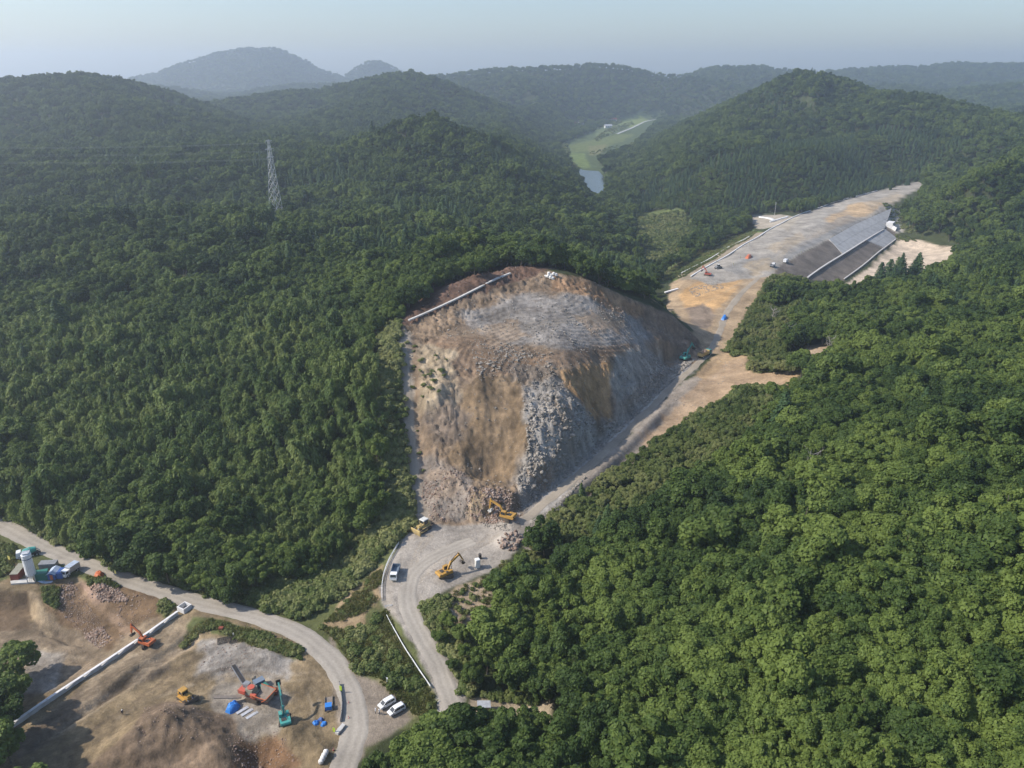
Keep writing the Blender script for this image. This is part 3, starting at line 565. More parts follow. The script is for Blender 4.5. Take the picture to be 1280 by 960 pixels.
def bamboo(k):
    r = np.random.default_rng(200+k); tb = []; P_, N_, A_ = [], [], []; hm = 0
    for c in range(8):
        x, y = r.normal(size=2)*1.25; h = r.uniform(8.5, 12); lx, ly = r.normal(size=2)*1.0; hm = max(hm, h)
        pts = [(x+lx*t**2*1.2, y+ly*t**2*1.2, h*t*(1-.10*t*t)) for t in np.linspace(0, 1, 7)]
        tb.append(tube([(x, y, -1)]+pts, [.06]*2+[.05]*4+[.03, .015], 5))
        for _ in range(230):
            t = r.uniform(.30, 1.0)**.8; q = pts[0]; i = min(5, int(t*6)); fr = t*6-i
            q = np.array(pts[i])*(1-fr)+np.array(pts[i+1])*fr
            w = .25+1.15*math.sin(math.pi*min(1, (t-.25)/.8))
            o = r.normal(size=3)*w*.62; o[2] -= .25*abs(o[0]); P_.append(q+o); N_.append(np.array([o[0], o[1], 1.0])+r.normal(size=3)*.4); A_.append([o[0], o[1], -.6])
    P_ = np.array(P_); N_ = np.array(N_); A_ = np.array(A_)
    crown = leaf_mesh("crown", P_, N_, r.uniform(.26, .44, len(P_)), 2.4, r, A_+r.normal(size=A_.shape)*.2)
    return join_tubes("culms", tb), crown, hm, 3.0
def cedar(k):
    r = np.random.default_rng(300+k); h = r.uniform(12, 16); w = r.uniform(2.5, 3.3); P_, N_, A_ = [], [], []
    for t in np.linspace(.14, .985, 26):
        z = h*t; rad = w*(1-t)**.75*r.uniform(.8, 1.15)+.12; nb_ = int(14+rad*9)
        for j in range(nb_):
            an = r.uniform(0, 2*math.pi); rr2 = rad*r.uniform(.8, 1.15)
            for s in np.linspace(.35, 1, max(2, int(rr2*2.6))):
                P_.append((math.cos(an)*rr2*s, math.sin(an)*rr2*s, z-.38*rr2*s+r.normal()*.1)); N_.append((math.cos(an)*.7, math.sin(an)*.7, .8)); A_.append((math.cos(an), math.sin(an), -.5))
    P_ = np.array(P_); N_ = np.array(N_); A_ = np.array(A_)
    crown = leaf_mesh("crown", P_+r.normal(size=P_.shape)*.07, N_+r.normal(size=N_.shape)*.3, r.uniform(.26, .5, len(P_)), 1.4, r, A_)
    return join_tubes("trunk", [tube([(0, 0, -1.2), (0, 0, h*.5), (0, 0, h*.97)], [.26, .17, .03])]), crown, h, w
def bush(k):
    r = np.random.default_rng(400+k); P_, N_ = [], []
    for c in range(6):
        c0 = np.array([r.normal()*.5, r.normal()*.5, r.uniform(.25, .7)]); q = r.uniform(.4, .7); d = sph(r, 75); d[:, 2] = np.abs(d[:, 2])*.9-.1
        P_.append(c0+d*q*r.uniform(.8, 1.15, (75, 1))); N_.append(d+np.array([0, 0, .4])+r.normal(size=(75, 3))*.4)
    P_ = np.concatenate(P_); N_ = np.concatenate(N_)
    return leaf_mesh("bush", P_, N_, r.uniform(.16, .34, len(P_)), 1.5, r)
def leaf_mat(name, dark, mid, light, trans=.22):
    m = bpy.data.materials.new(name); m.use_nodes = True; nt = m.node_tree; L = nt.links.new
    for q in list(nt.nodes): nt.nodes.remove(q)
    def N(t): return nt.nodes.new(t)
    out = N("ShaderNodeOutputMaterial"); oi = N("ShaderNodeObjectInfo"); at = N("ShaderNodeAttribute"); at.attribute_name = "leaf"; ge = N("ShaderNodeNewGeometry")
    n1 = N("ShaderNodeTexNoise"); n1.inputs["Scale"].default_value = .028; n1.inputs["Detail"].default_value = 3; L(ge.outputs["Position"], n1.inputs["Vector"])
    n2 = N("ShaderNodeTexNoise"); n2.inputs["Scale"].default_value = .55; n2.inputs["Detail"].default_value = 2; L(ge.outputs["Position"], n2.inputs["Vector"])
    def M(op, a, b_, c=None):
        k = N("ShaderNodeMath"); k.operation = op
        for i, v in enumerate((a, b_, c)):
            if v is None: continue
            if isinstance(v, (int, float)): k.inputs[i].default_value = v
            else: L(v, k.inputs[i])
        return k.outputs[0]
    s = M('MULTIPLY_ADD', oi.outputs["Random"], .48, -.62); s = M('ADD', s, M('MULTIPLY', n1.outputs[0], 1.5)); s = M('ADD', s, M('MULTIPLY', at.outputs["Fac"], .30)); s = M('ADD', s, M('MULTIPLY', n2.outputs[0], .12))
    cr = N("ShaderNodeValToRGB"); L(s, cr.inputs[0]); e = cr.color_ramp.elements
    e[0].position = .12; e[0].color = (*dark, 1); e[1].position = .85; e[1].color = (*light, 1); x = e.new(.48); x.color = (*mid, 1)
    b = N("ShaderNodeBsdfPrincipled"); b.inputs["Roughness"].default_value = .55; b.inputs["Specular IOR Level"].default_value = .12; L(cr.outputs[0], b.inputs["Base Color"])
    tr = N("ShaderNodeBsdfTranslucent"); hs = N("ShaderNodeHueSaturation"); hs.inputs["Value"].default_value = 1.25; hs.inputs["Saturation"].default_value = 1.1; L(cr.outputs[0], hs.inputs["Color"]); L(hs.outputs[0], tr.inputs[0])
    mx = N("ShaderNodeMixShader"); mx.inputs[0].default_value = trans; L(b.outputs[0], mx.inputs[1]); L(tr.outputs[0], mx.inputs[2]); L(mx.outputs[0], out.inputs[0])
    return m
LM = dict(broad=leaf_mat("broad_leaves", (.023, .045, .014), (.060, .096, .023), (.132, .178, .040)),
          bamboo=leaf_mat("bamboo_leaves", (.045, .076, .022), (.094, .142, .037), (.18, .222, .066), .3),
          cedar=leaf_mat("cedar_needles", (.026, .052, .024), (.050, .090, .034), (.085, .130, .046), .1),
          bush=leaf_mat("bush_leaves", (.058, .088, .024), (.120, .155, .044), (.22, .23, .090), .25))
BARK = mat("bark", (.10, .085, .065), .9, scale=4)
CULM = mat("bamboo_culm", (.16, .19, .07), .5)
PROTO = {}
PROTO["scrub"] = []
for kind, fn, nv in (("broad", broadleaf, 10), ("bamboo", bamboo, 4), ("cedar", cedar, 4)):
    PROTO[kind] = []
    for k in range(nv):
        tr, cw, h, rad = fn(k); tr.materials.append(CULM if kind == "bamboo" else BARK); cw.materials.append(LM[kind]); PROTO[kind].append((tr, cw, h, rad))
for tr, cw, h, rad in PROTO['broad']: c = cw.copy(); c.materials.clear(); c.materials.append(LM['bush']); PROTO['scrub'].append((tr, c, h, rad))
def joined(name, tr, cw):
    bm = bmesh.new(); bm.from_mesh(cw); n0 = len(bm.faces); bm.from_mesh(tr); bm.faces.ensure_lookup_table()
    for f in bm.faces[n0:]: f.material_index = 1
    me = bpy.data.meshes.new(name); bm.to_mesh(me); bm.free(); me.materials.append(cw.materials[0]); me.materials.append(tr.materials[0]); return me
def proto_collection(name, meshes):
    c = bpy.data.collections.new(name)
    for k, me in enumerate(meshes):
        c.objects.link(bpy.data.objects.new("%s_%02d" % (name, k), me))
    return c
def scatter(name, coll, pts, rot, scl, idx, sx=None, tilt=None):
    """one object whose points carry instances of the collection's meshes"""
    me = bpy.data.meshes.new(name); me.vertices.add(len(pts)); me.vertices.foreach_set("co", np.asarray(pts, np.float32).ravel())
    e = np.zeros((len(pts), 3)); e[:, 2] = rot
    if tilt is not None: e[:, :2] = tilt
    a = me.attributes.new("rot", 'FLOAT_VECTOR', 'POINT'); a.data.foreach_set("vector", e.astype(np.float32).ravel())
    s3 = np.asarray(scl, float); s3 = np.repeat(s3[:, None], 3, 1) if s3.ndim == 1 else s3
    a = me.attributes.new("scl", 'FLOAT_VECTOR', 'POINT'); a.data.foreach_set("vector", s3.astype(np.float32).ravel())
    a = me.attributes.new("idx", 'INT', 'POINT'); a.data.foreach_set("value", np.asarray(idx, np.int32))
    o = bpy.data.objects.new(name, me); COL.objects.link(o); o['kind'] = 'stuff'
    ng = bpy.data.node_groups.new(name+"_nodes", 'GeometryNodeTree')
    ng.interface.new_socket("Geometry", in_out='INPUT', socket_type='NodeSocketGeometry'); ng.interface.new_socket("Geometry", in_out='OUTPUT', socket_type='NodeSocketGeometry')
    N = ng.nodes.new; L = ng.links.new
    gi, go = N('NodeGroupInput'), N('NodeGroupOutput'); ip = N('GeometryNodeInstanceOnPoints'); ci = N('GeometryNodeCollectionInfo')
    ci.inputs[0].default_value = coll; ci.inputs[1].default_value = True; ci.inputs[2].default_value = True
    def at(nm, ty):
        k = N('GeometryNodeInputNamedAttribute'); k.data_type = ty; k.inputs[0].default_value = nm; return k.outputs[0]
    ip.inputs["Pick Instance"].default_value = True
    L(gi.outputs[0], ip.inputs["Points"]); L(ci.outputs[0], ip.inputs["Instance"]); L(at("idx", 'INT'), ip.inputs["Instance Index"])
    e2r = N('FunctionNodeEulerToRotation'); L(at("rot", 'FLOAT_VECTOR'), e2r.inputs[0]); L(e2r.outputs[0], ip.inputs["Rotation"]); L(at("scl", 'FLOAT_VECTOR'), ip.inputs["Scale"])
    L(ip.outputs[0], go.inputs[0])
    md = o.modifiers.new("scatter", 'NODES'); md.node_group = ng
    return o

# ------------------------------------------------------------------ where trees stand
ZB = np.full((240, 320), 1e9)
gpx, gpy, gdep = proj(GX, GY, GZ)
ok = (gdep > 1) & (gpx >= 0) & (gpx < 1280) & (gpy >= 0) & (gpy < 960)
np.minimum.at(ZB, ((gpy[ok]/4).astype(int), (gpx[ok]/4).astype(int)), gdep[ok])
for _ in range(2):
    nb_ = np.min([np.roll(np.roll(ZB, a, 0), b_, 1) for a in (-1, 0, 1) for b_ in (-1, 0, 1)], 0); ZB = np.where(ZB > 1e8, nb_, ZB)
def visible(px, py, dep, tol=1.03):
    ix = np.clip((px/4).astype(int), 0, 319); iy = np.clip((py/4).astype(int), 0, 239)
    return dep < ZB[iy, ix]*tol+2
CLEAR = [np.array(q, float) for q in [
    [(-80,640),(0,652),(60,684),(130,712),(200,733),(250,750),(330,760),(385,780),(402,780),(440,742),(474,700),(498,664),(504,640),(494,600),(487,540),(483,470),(486,406),(560,353),(640,330),(700,335),(780,366),(822,378),(826,352),(845,335),(870,322),(900,305),(942,285),
     (940,268),(975,264),(1000,268),(1060,248),(1120,231),(1158,222),(1152,238),(1118,255),(1132,290),(1195,305),(1187,325),(1160,332),(1148,346),(1100,350),(1060,352),(1012,352),(985,340),(958,352),(936,392),(915,425),(912,440),(936,443),(941,454),(933,463),(952,466),(998,470),(995,480),(952,483),(925,483),(888,508),(812,557),(748,600),(702,636),(672,655),(655,690),(618,708),(622,735),(602,775),(560,770),(585,866),(640,868),(682,882),(684,900),(640,892),(592,905),(545,890),(528,905),(492,925),(452,950),(440,985),(-80,985)],
    [(1000,436),(1025,430),(1038,440),(1010,445)],
    [(290,752),(385,784),(440,745),(500,664),(492,640),(468,655),(440,690),(395,722),(335,738)],
    [(700,182),(735,166),(790,142),(830,142),(812,160),(790,180),(745,196),(756,215),(757,240),(740,240),(714,205)]]]
BUSHZ = [np.array(q, float) for q in [
    [(792,266),(852,260),(876,290),(840,332),(816,347),(800,335),(786,300)]]]
SCRUB2 = np.array([(900,445),(915,415),(958,345),(1000,352),(1010,375),(985,432),(1000,466),(940,468),(935,450)], float)
SCRUB = np.array([(672,655),(742,590),(806,546),(878,508),(945,490),(985,510),(905,590),(790,660),(700,720),(650,710)], float)
CEDARZ = np.array([(785,268),(800,240),(840,215),(905,190),(985,172),(1100,158),(1210,168),(1190,200),(1150,225),(1060,252),(950,262)], float)
CEDAR2 = np.array([(505,262),(600,250),(640,262),(560,300),(470,330),(380,300)], float)
MULTI = [(2, 4.4, 60, 460), (1, 7.4, 460, 1000), (0, 9.8, 1000, 2300), (0, 16.5, 2300, 4000), (0, 20, 4000, 6300)]
TREES = []                                # kind, x, y, z, scale, rot, variant
def in_clear(px, py, dep):
    r = np.zeros(px.shape, bool)
    for q in CLEAR: r |= inpoly(px, py, q)
    return r & visible(px, py, dep)
def jgrid(sp, r0, r1, az=42, j=.42):
    n_ = int(2*r1/sp); gx_, gy_ = np.meshgrid(np.arange(-n_//2, n_//2)*sp, np.arange(0, int(r1/sp)+1)*sp)
    gx_ = gx_+((np.arange(gx_.shape[0]) % 2)*sp*.5)[:, None]
    x = (gx_+rng.uniform(-j, j, gx_.shape)*sp).ravel(); y = (gy_+rng.uniform(-j, j, gx_.shape)*sp).ravel()
    r = np.hypot(x, y)+0.06*r0*fbm(x, y, 60, 2, 77); k = (r >= r0) & (r < r1) & (np.abs(np.arctan2(x, y)) < R(az)) & (y > 30)
    return x[k], y[k]
allT = []
for lod, sp, r0, r1 in MULTI:
    x, y = jgrid(sp, r0, r1)
    if lod == 2:                          # small dense scrub beside the quarry
        xs, ys = jgrid(3.1, 180, 620); bx, by, bd = proj(xs, ys, H(xs, ys, False)+3); k = inpoly(bx, by, SCRUB) | inpoly(bx, by, SCRUB2); xs, ys = xs[k], ys[k]
        bx, by, bd = proj(x, y, H(x, y, False)+3); k = ~(inpoly(bx, by, SCRUB) | inpoly(bx, by, SCRUB2)); x, y = x[k], y[k]
        scr = np.concatenate([np.zeros(len(x), bool), np.ones(len(xs), bool)]); x = np.concatenate([x, xs]); y = np.concatenate([y, ys])
    else: scr = np.zeros(len(x), bool)
    cz = np.zeros(len(x), bool)
    if lod == 1 or r0 == 1000:                # the planted cedar slope stands closer
        a_, b_ = proj(x, y, H(x, y, False)+7)[:2]; k = ~inpoly(a_, b_, CEDARZ); x, y, scr = x[k], y[k], scr[k]
        xs, ys = jgrid(5.6, r0, r1, 40, .34); a_, b_ = proj(xs, ys, H(xs, ys, False)+7)[:2]; k = inpoly(a_, b_, CEDARZ); xs, ys = xs[k], ys[k]
        x = np.concatenate([x, xs]); y = np.concatenate([y, ys]); scr = np.concatenate([scr, np.zeros(len(xs), bool)])
    z = H(x, y, False); N_ = len(x)
    bx, by, bd = proj(x, y, z+1)
    cx, cy, cd = proj(x, y, z+7)
    kind = np.zeros(N_, int)
    if lod: 
        bam = (bx < 470) & (by > 330) & (fbm(x, y, 55, 3, 81) > -0.02 - 0.25*((by > 430) & (by < 640)) + .25*(by < 400)); kind[bam & (by < 700)] = 1
    ced = inpoly(cx+14*fbm(x, y, 40, 2, 95), cy+9*fbm(x, y, 40, 2, 96), CEDARZ) | (inpoly(cx, cy, CEDAR2) & (rng.random(N_) < .3)) | ((rng.random(N_) < .025) & (np.hypot(x, y) > 270)) | ((fbm(x, y, 90, 2, 91) > .42) & (rng.random(N_) < .6) & (r0 >= 460))
    kind[ced & ~scr] = 2
    kind[scr] = 3
    scl = rng.uniform(.78, 1.22, N_)*(1+.18*fbm(x, y, 70, 2, 83))*((.92 if r0 < 400 else 1) if r0 < 1000 else (1.1 if r0 < 2300 else (1.45 if r0 < 4000 else 1.65)))
    scl = np.where((rng.random(N_) < .11) & (r0 < 1000), scl*rng.uniform(1.2, 1.55, N_), scl)
    scl = np.where(scr, rng.uniform(.32, .60, N_), scl)
    scl = np.where(kind == 2, np.where(inpoly(cx, cy, CEDARZ), rng.uniform(.46, .67, N_), scl*(.9 if r0 < 700 else .7)), scl)
    kind[inpoly(cx, cy, CEDARZ) & ((rng.random(N_) < .14) | (fbm(x, y, 45, 2, 97) > .38)) & ~scr] = 0
    bad = np.zeros(N_, bool)
    for dz, dx, dy in ((.5, 0, 0), (2.5, -3.5, 0), (2.5, 3.5, 0), (4, -5.2, 0), (4, 5.2, 0), (5, 0, 0), (9.5, 0, 0), (6.5, -4, 0), (6.5, 4, 0), (3, 0, -4.5), (3.5, -3, -3.5), (3.5, 3, -3.5)):
        if r0 >= 1000 and (dx or dy): continue
        hs_ = np.where(scr, .5, 1)*scl if r0 < 1000 else 1
        qx, qy, qd = proj(x+dx*hs_, y+dy*hs_, z+dz*(hs_ if dz > 1 else 1)); bad |= in_clear(qx, qy, qd)
    for q in BUSHZ: bad |= inpoly(bx, by, q) & visible(bx, by, bd)
    hidden = ~visible(*proj(x, y, z+12*scl), 1.02) & (r0 > 460)
    k = ~bad & ~hidden
    allT.append(np.stack([kind, x, y, z, scl, rng.uniform(0, 6.28, N_), rng.integers(0, 28, N_), scr], 1)[k])
# the large single trees near the camera
man = []
for px, py, zc, s in [(520,938,7,1.2),(575,920,8,1.35),(640,925,8,1.35),(600,955,7,1.4),(695,945,7,1.2),(545,965,6.5,1.2),(475,972,6,1.0),(655,965,7,1.3),(640,745,9,1.5),(618,800,7.5,1.25),(655,835,7,1.3),(700,760,9.5,1.4),(680,700,9.5,1.25),(735,720,10,1.3),
                      (2,800,8,1.3),(8,850,8,1.3),(-12,890,8,1.4),(-20,940,8,1.4),(-45,840,9,1.5),(-60,900,9,1.5),(5,925,5,.9),(-50,970,8,1.4),(-110,860,9,1.5),(-120,930,9,1.5),(548,800,5,.5),(560,785,5.6,.5),(580,820,4.6,.62),(590,850,3.6,.7),(565,835,4,.45),(575,800,5,.5)]:
    p = P(px, py, zc); man.append((0, p[0], p[1], H(p[0], p[1], False)[0], s, rng.uniform(0, 6.28), rng.integers(0, 28), 0))
for px, py, s in [(1097,364,1.5),(1106,361,1.7),(1116,364,1.35),(1126,359,1.6),(1136,356,1.9),(1144,355,1.75),(1121,353,1.4),(757,668,.8),(768,690,.7),(745,680,.75),(728,630,.7)]:
    p = hit(px, py); man.append((2, p[0], p[1], p[2], s, rng.uniform(0, 6.28), rng.integers(0, 28), 0))
MAN = np.array(man, float)
mm = MAN[MAN[:, 0] == 0]
for i, T in enumerate(allT):              # make room round them
    if i > 1: continue
    d = np.min(np.hypot(T[:, 1, None]-MAN[:, 1], T[:, 2, None]-MAN[:, 2])-MAN[:, 4]*2.4, 1); allT[i] = T[d > 0]
T = np.concatenate([MAN]+allT)
# the 300 of each kind that show largest become trees of their own
tx, ty, td = proj(T[:, 1], T[:, 2], T[:, 3]+7*T[:, 4])
size = T[:, 4]*np.where(T[:, 7] > 0, 1, 1)/np.maximum(td, 1)
inview = (tx > 4) & (tx < 1276) & (ty > 4) & (ty < 956) & (td > 20) & visible(*proj(T[:, 1], T[:, 2], T[:, 3]+8*T[:, 4]), 1.01)
# nearer crowns hide farther ones: thin out those whose crown centre lies behind another crown
single = np.zeros(len(T), bool); single[:len(MAN)] = inview[:len(MAN)]
for kd in range(4):
    c = np.nonzero((T[:, 0] == kd) & inview & ~single)[0]; c = c[np.argsort(-size[c])]
    single[c[:300-int((single & (T[:, 0] == kd)).sum())]] = True
LANDM = [((520,930),"the white minivans"),((640,800),"the white toilet box"),((720,700),"the small boulder pile"),((900,930),"the middle of the bottom picture edge"),((1200,900),"the bottom right corner"),((860,760),"the shaded hollow right of the knoll"),((1060,740),"the bright slope at lower right"),((1240,700),"the right picture edge below the ridge"),((880,600),"the pale scrub below the haul road"),((1080,580),"the middle of the right hand ridge"),((1240,540),"the right picture edge on the ridge"),((980,420),"the tan cut by the haul road"),((1100,400),"the clump of cedars by the sandy flat"),((1230,330),"the hill beside the sandy flat"),
  ((20,860),"the lower left corner"),((40,600),"the silo"),((180,650),"the orange excavator"),((320,700),"the road bend left of the ramp"),((450,650),"the faded bulldozer"),((470,540),"the quarry track"),((440,420),"the white gutter on the crest"),((60,480),"the left picture edge"),((200,520),"the middle of the left slope"),((330,560),"the lower right of the left slope"),((340,380),"the lattice pylon"),((100,380),"the top of the left slope"),((600,320),"the quarry crest"),((760,340),"the crest's right end"),((900,240),"the foot of the far cedar wood"),((1050,200),"the far cedar wood's right side")]
def REG(px, py): return min(LANDM, key=lambda q: (q[0][0]-px)**2+(q[0][1]-py)**2)[1]
KN = {0: ("broadleaf_tree", "tree", "broadleaf tree with rounded green crown nearest {}", "broadleaf trees nearest {}"),
      1: ("bamboo_clump", "bamboo", "feathery pale green bamboo clump nearest {}", "bamboo clumps nearest {}"),
      2: ("cedar_tree", "tree", "dark pointed cedar tree nearest {}", "cedar trees nearest {}")}
KN[3] = ("small_tree", "tree", "small scrubby pale green tree nearest {}", "small scrubby trees nearest {}")
KK = ("broad", "bamboo", "cedar", "scrub")
for i in np.nonzero(single)[0]:
    kd, x, y, z, s, ro, v, scr = T[i]; kd = int(kd); nm, cat, lab, grp = KN[kd]; pr = PROTO[KK[kd]][int(v) % len(PROTO[KK[kd]])]
    e = bpy.data.objects.new(nm, None); COL.objects.link(e); e.location = (x, y, z); e.rotation_euler = (0, 0, ro); sw = s*(1.4 if kd == 2 and (s < .68 or s > 1.3) else 1); e.scale = (sw*rng.uniform(.85, 1.2), sw*rng.uniform(.85, 1.2), s*rng.uniform(.85, 1.1)); e.rotation_euler = (rng.normal()*.07, rng.normal()*.07, ro)
    rg = REG(tx[i], ty[i]); e['label'] = lab.format(rg); e['group'] = grp.format(rg); e['category'] = cat
    if kd == 2 and 1085 < tx[i] < 1150 and 300 < ty[i] < 370: e['label'] = "tall dark cedar in the clump standing at the edge of the sandy flat"; e['group'] = "cedars at the edge of the sandy flat"
    for me, pn in ((pr[0], "culms" if kd == 1 else "trunk"), (pr[1], "crown")):
        o = bpy.data.objects.new(pn, me); COL.objects.link(o); o.parent = e
for kd in range(4):
    k = (T[:, 0] == kd) & ~single; q = T[k]; pr = PROTO[KK[kd]]
    c = proto_collection(KK[kd]+"_stand", [joined(KK[kd], a, b_) for a, b_, _, _ in pr])
    scatter(("broadleaf_forest", "bamboo_grove", "cedar_forest", "scrub_wood")[kd], c, q[:, 1:4], q[:, 5], q[:, 4, None]*np.where((q[:, 4, None] < .68) & (kd == 2), np.array([1.4, 1.4, 1]), 1)*rng.uniform([.82, .82, .82], [1.22, 1.22, 1.12], (len(q), 3)), q[:, 6].astype(int) % len(pr), tilt=rng.normal(size=(len(q), 2))*.08)
print('trees', len(T), int(single.sum()), round(time.time()-T0, 1))
# bare dead trees standing out of the canopy
def dead_tree(k):
    r = np.random.default_rng(700+k); h = r.uniform(7, 10); tb = [tube([(0, 0, -1), (r.normal()*.2, r.normal()*.2, h*.5), (r.normal()*.4, r.normal()*.4, h)], [.26, .19, .06])]
    for _ in range(13):
        z = h*r.uniform(.4, .92); a = r.uniform(0, 6.28); L_ = r.uniform(1.2, 3.2); e = np.array([math.cos(a)*L_, math.sin(a)*L_, z+L_*r.uniform(.3, .9)]); m_ = np.array([e[0]*.5, e[1]*.5, z+L_*.2]); tb.append(tube([(0, 0, z), tuple(m_), tuple(e)], [.09, .07, .03], 4))
        for _ in range(3): q = m_+(e-m_)*r.random(); tb.append(tube([tuple(q), tuple(q+r.normal(size=3)*.6+np.array([0, 0, .4]))], [.045, .02], 4))
    return join_tubes("trunk", tb)
DEADB = mat("bleached_wood", (.30, .27, .24), .9)
for k, (px, py, s) in enumerate([(1052,432,1.3),(1068,424,1.1),(1036,440,1.1),(1083,420,1.2),(965,400,1.1),(985,425,.9),(500,352,1.0),(880,690,.9),(770,835,1.0),(1010,600,1.0)]):
    me = dead_tree(k % 4); me.materials.append(DEADB); p = P(px, py, 20); p = hit(px, py+6); o = bpy.data.objects.new("dead_tree", None); COL.objects.link(o); o.location = p; o.scale = (s, s, s*1.25); o['label'] = "bare grey dead tree nearest "+REG(px, py); o['category'] = "tree"; o['group'] = "bare dead trees nearest "+REG(px, py)
    c = bpy.data.objects.new("trunk", me); COL.objects.link(c); c.parent = o
# ------------------------------------------------------------------ undergrowth
BUSHES = [  # outline, spacing, min and max size
    ([(-30,642),(0,650),(130,706),(250,745),(380,776),(395,765),(440,735),(478,690),(508,664),(520,650),(512,600),(506,540),(498,430),(470,450),(460,640),(300,690),(100,650),(0,620)], 1.7, .8, 2.3),
    ([(400,784),(440,790),(470,778),(482,760),(500,800),(540,868),(545,890),(522,880),(505,862),(475,848),(448,842),(424,806)], 2.2, .6, 1.8),
    ([(440,745),(476,712),(480,740),(455,765),(430,775),(408,778)], 3.2, .5, 1.1),
    ([(262,776),(330,792),(378,812),(376,826),(340,812),(300,800),(268,786),(242,800),(228,812),(232,800),(250,780)], 1.1, .5, 1.1),
    ([(52,734),(74,736),(72,760),(58,752)], 1.0, .6, 1.2), ([(108,720),(150,727),(146,736),(112,732)], 1.0, .5, 1.0), ([(202,752),(222,757),(210,770),(198,764)], 1.0, .5, .9),
    ([(-30,676),(20,684),(16,700),(14,716),(-30,730)], 1.5, .6, 1.4),
    ([(526,765),(545,748),(565,745),(556,775),(575,790),(590,790),(600,830),(590,868),(582,868),(562,822)], 1.3, .7, 1.6),
    ([(565,742),(600,722),(618,712),(630,700),(640,712),(625,735),(600,775),(570,795)], 2.6, .4, 1.0),
    ([(818,352),(842,332),(890,306),(940,287),(946,291),(900,320),(856,346)], 2.4, .4, .9),
    ([(795,268),(855,266),(878,290),(835,322),(800,338),(788,300)], 4.0, 1.2, 2.6),
    ([(905,440),(915,425),(940,385),(960,352),(985,342),(1010,352),(990,380),(960,430),(945,446)], 2.4, .8, 1.8),
    ([(520,440),(560,445),(562,470),(545,510),(525,505)], 4.2, .5, 1.1),
    ([(500,405),(516,410),(528,560),(532,640),(522,648),(512,560),(504,470)], 3.5, .4, .9),
    ([(474,396),(500,404),(500,445),(478,445)], 1.5, .8, 2.2), ([(936,445),(992,464),(950,466),(933,462)], 1.8, .7, 1.8), ([(922,484),(996,481),(945,500),(890,514)], 1.8, .7, 1.9), ([(905,428),(935,440),(915,447)], 2.0, .7, 1.6),
    ([(1102,256),(1125,256),(1150,290),(1132,292)], 4, .8, 1.6), ([(1120,292),(1140,296),(1148,304),(1120,300)], 3, .6, 1.2), ([(610,874),(600,868),(640,862),(690,872),(660,880)], 1.2, .5, 1.2),
    ([(700,182),(708,180),(716,204),(724,212),(712,208)], 9, 2, 4), ([(757,214),(764,206),(785,186),(794,178),(798,182),(770,212),(762,236)], 8, 2, 5), ([(740,172),(765,160),(790,152),(792,156),(768,166),(745,178)], 13, 1.5, 3.5), ([(735,191),(775,181),(776,184),(738,196)], 11, 1, 2.5), ([(745,150),(775,146),(780,150),(772,156),(750,160)], 14, 3, 5.5)]
RAILP = [np.append(hit(*q)[:2], 0) for q in [(545,872),(538,858),(528,845),(516,828),(505,812),(496,797),(487,784),(482,772),(479,758),(476,742),(476,728),(481,710),(489,695),(497,682),(503,675)]]
bp_, bs_ = [], []
for px, sp, a, b_ in BUSHES:
    w = hitpoly(px); x0, y0 = w.min(0); x1, y1 = w.max(0)
    gx_, gy_ = np.meshgrid(np.arange(x0, x1, sp), np.arange(y0, y1, sp)); x = (gx_+rng.uniform(-.5, .5, gx_.shape)*sp).ravel(); y = (gy_+rng.uniform(-.5, .5, gx_.shape)*sp).ravel()
    k = inpoly(x, y, w) & (np.minimum(seg_dist(x, y, thin(ROADW))[0]-3.9, np.minimum(seg_dist(x, y, thin(RAMPW))[0]-3.4, seg_dist(x, y, thin(TRACKW))[0]-2.2)) > 0); x, y = x[k], y[k]
    k = seg_dist(x, y, RAILP)[0] > 1.7; x, y = x[k], y[k]
    bp_.append(np.stack([x, y, H(x, y)], 1)); bs_.append(rng.uniform(a, b_, len(x))*(1+.4*fbm(x, y, 9, 2, 15)))
bp_ = np.concatenate(bp_); bs_ = np.concatenate(bs_)
bushes = []
for k in range(4): me = bush(k); me.materials.append(LM["bush"]); bushes.append(me)
scatter("undergrowth", proto_collection("bush", bushes), bp_, rng.uniform(0, 6.28, len(bp_)), bs_, rng.integers(0, 4, len(bp_)))
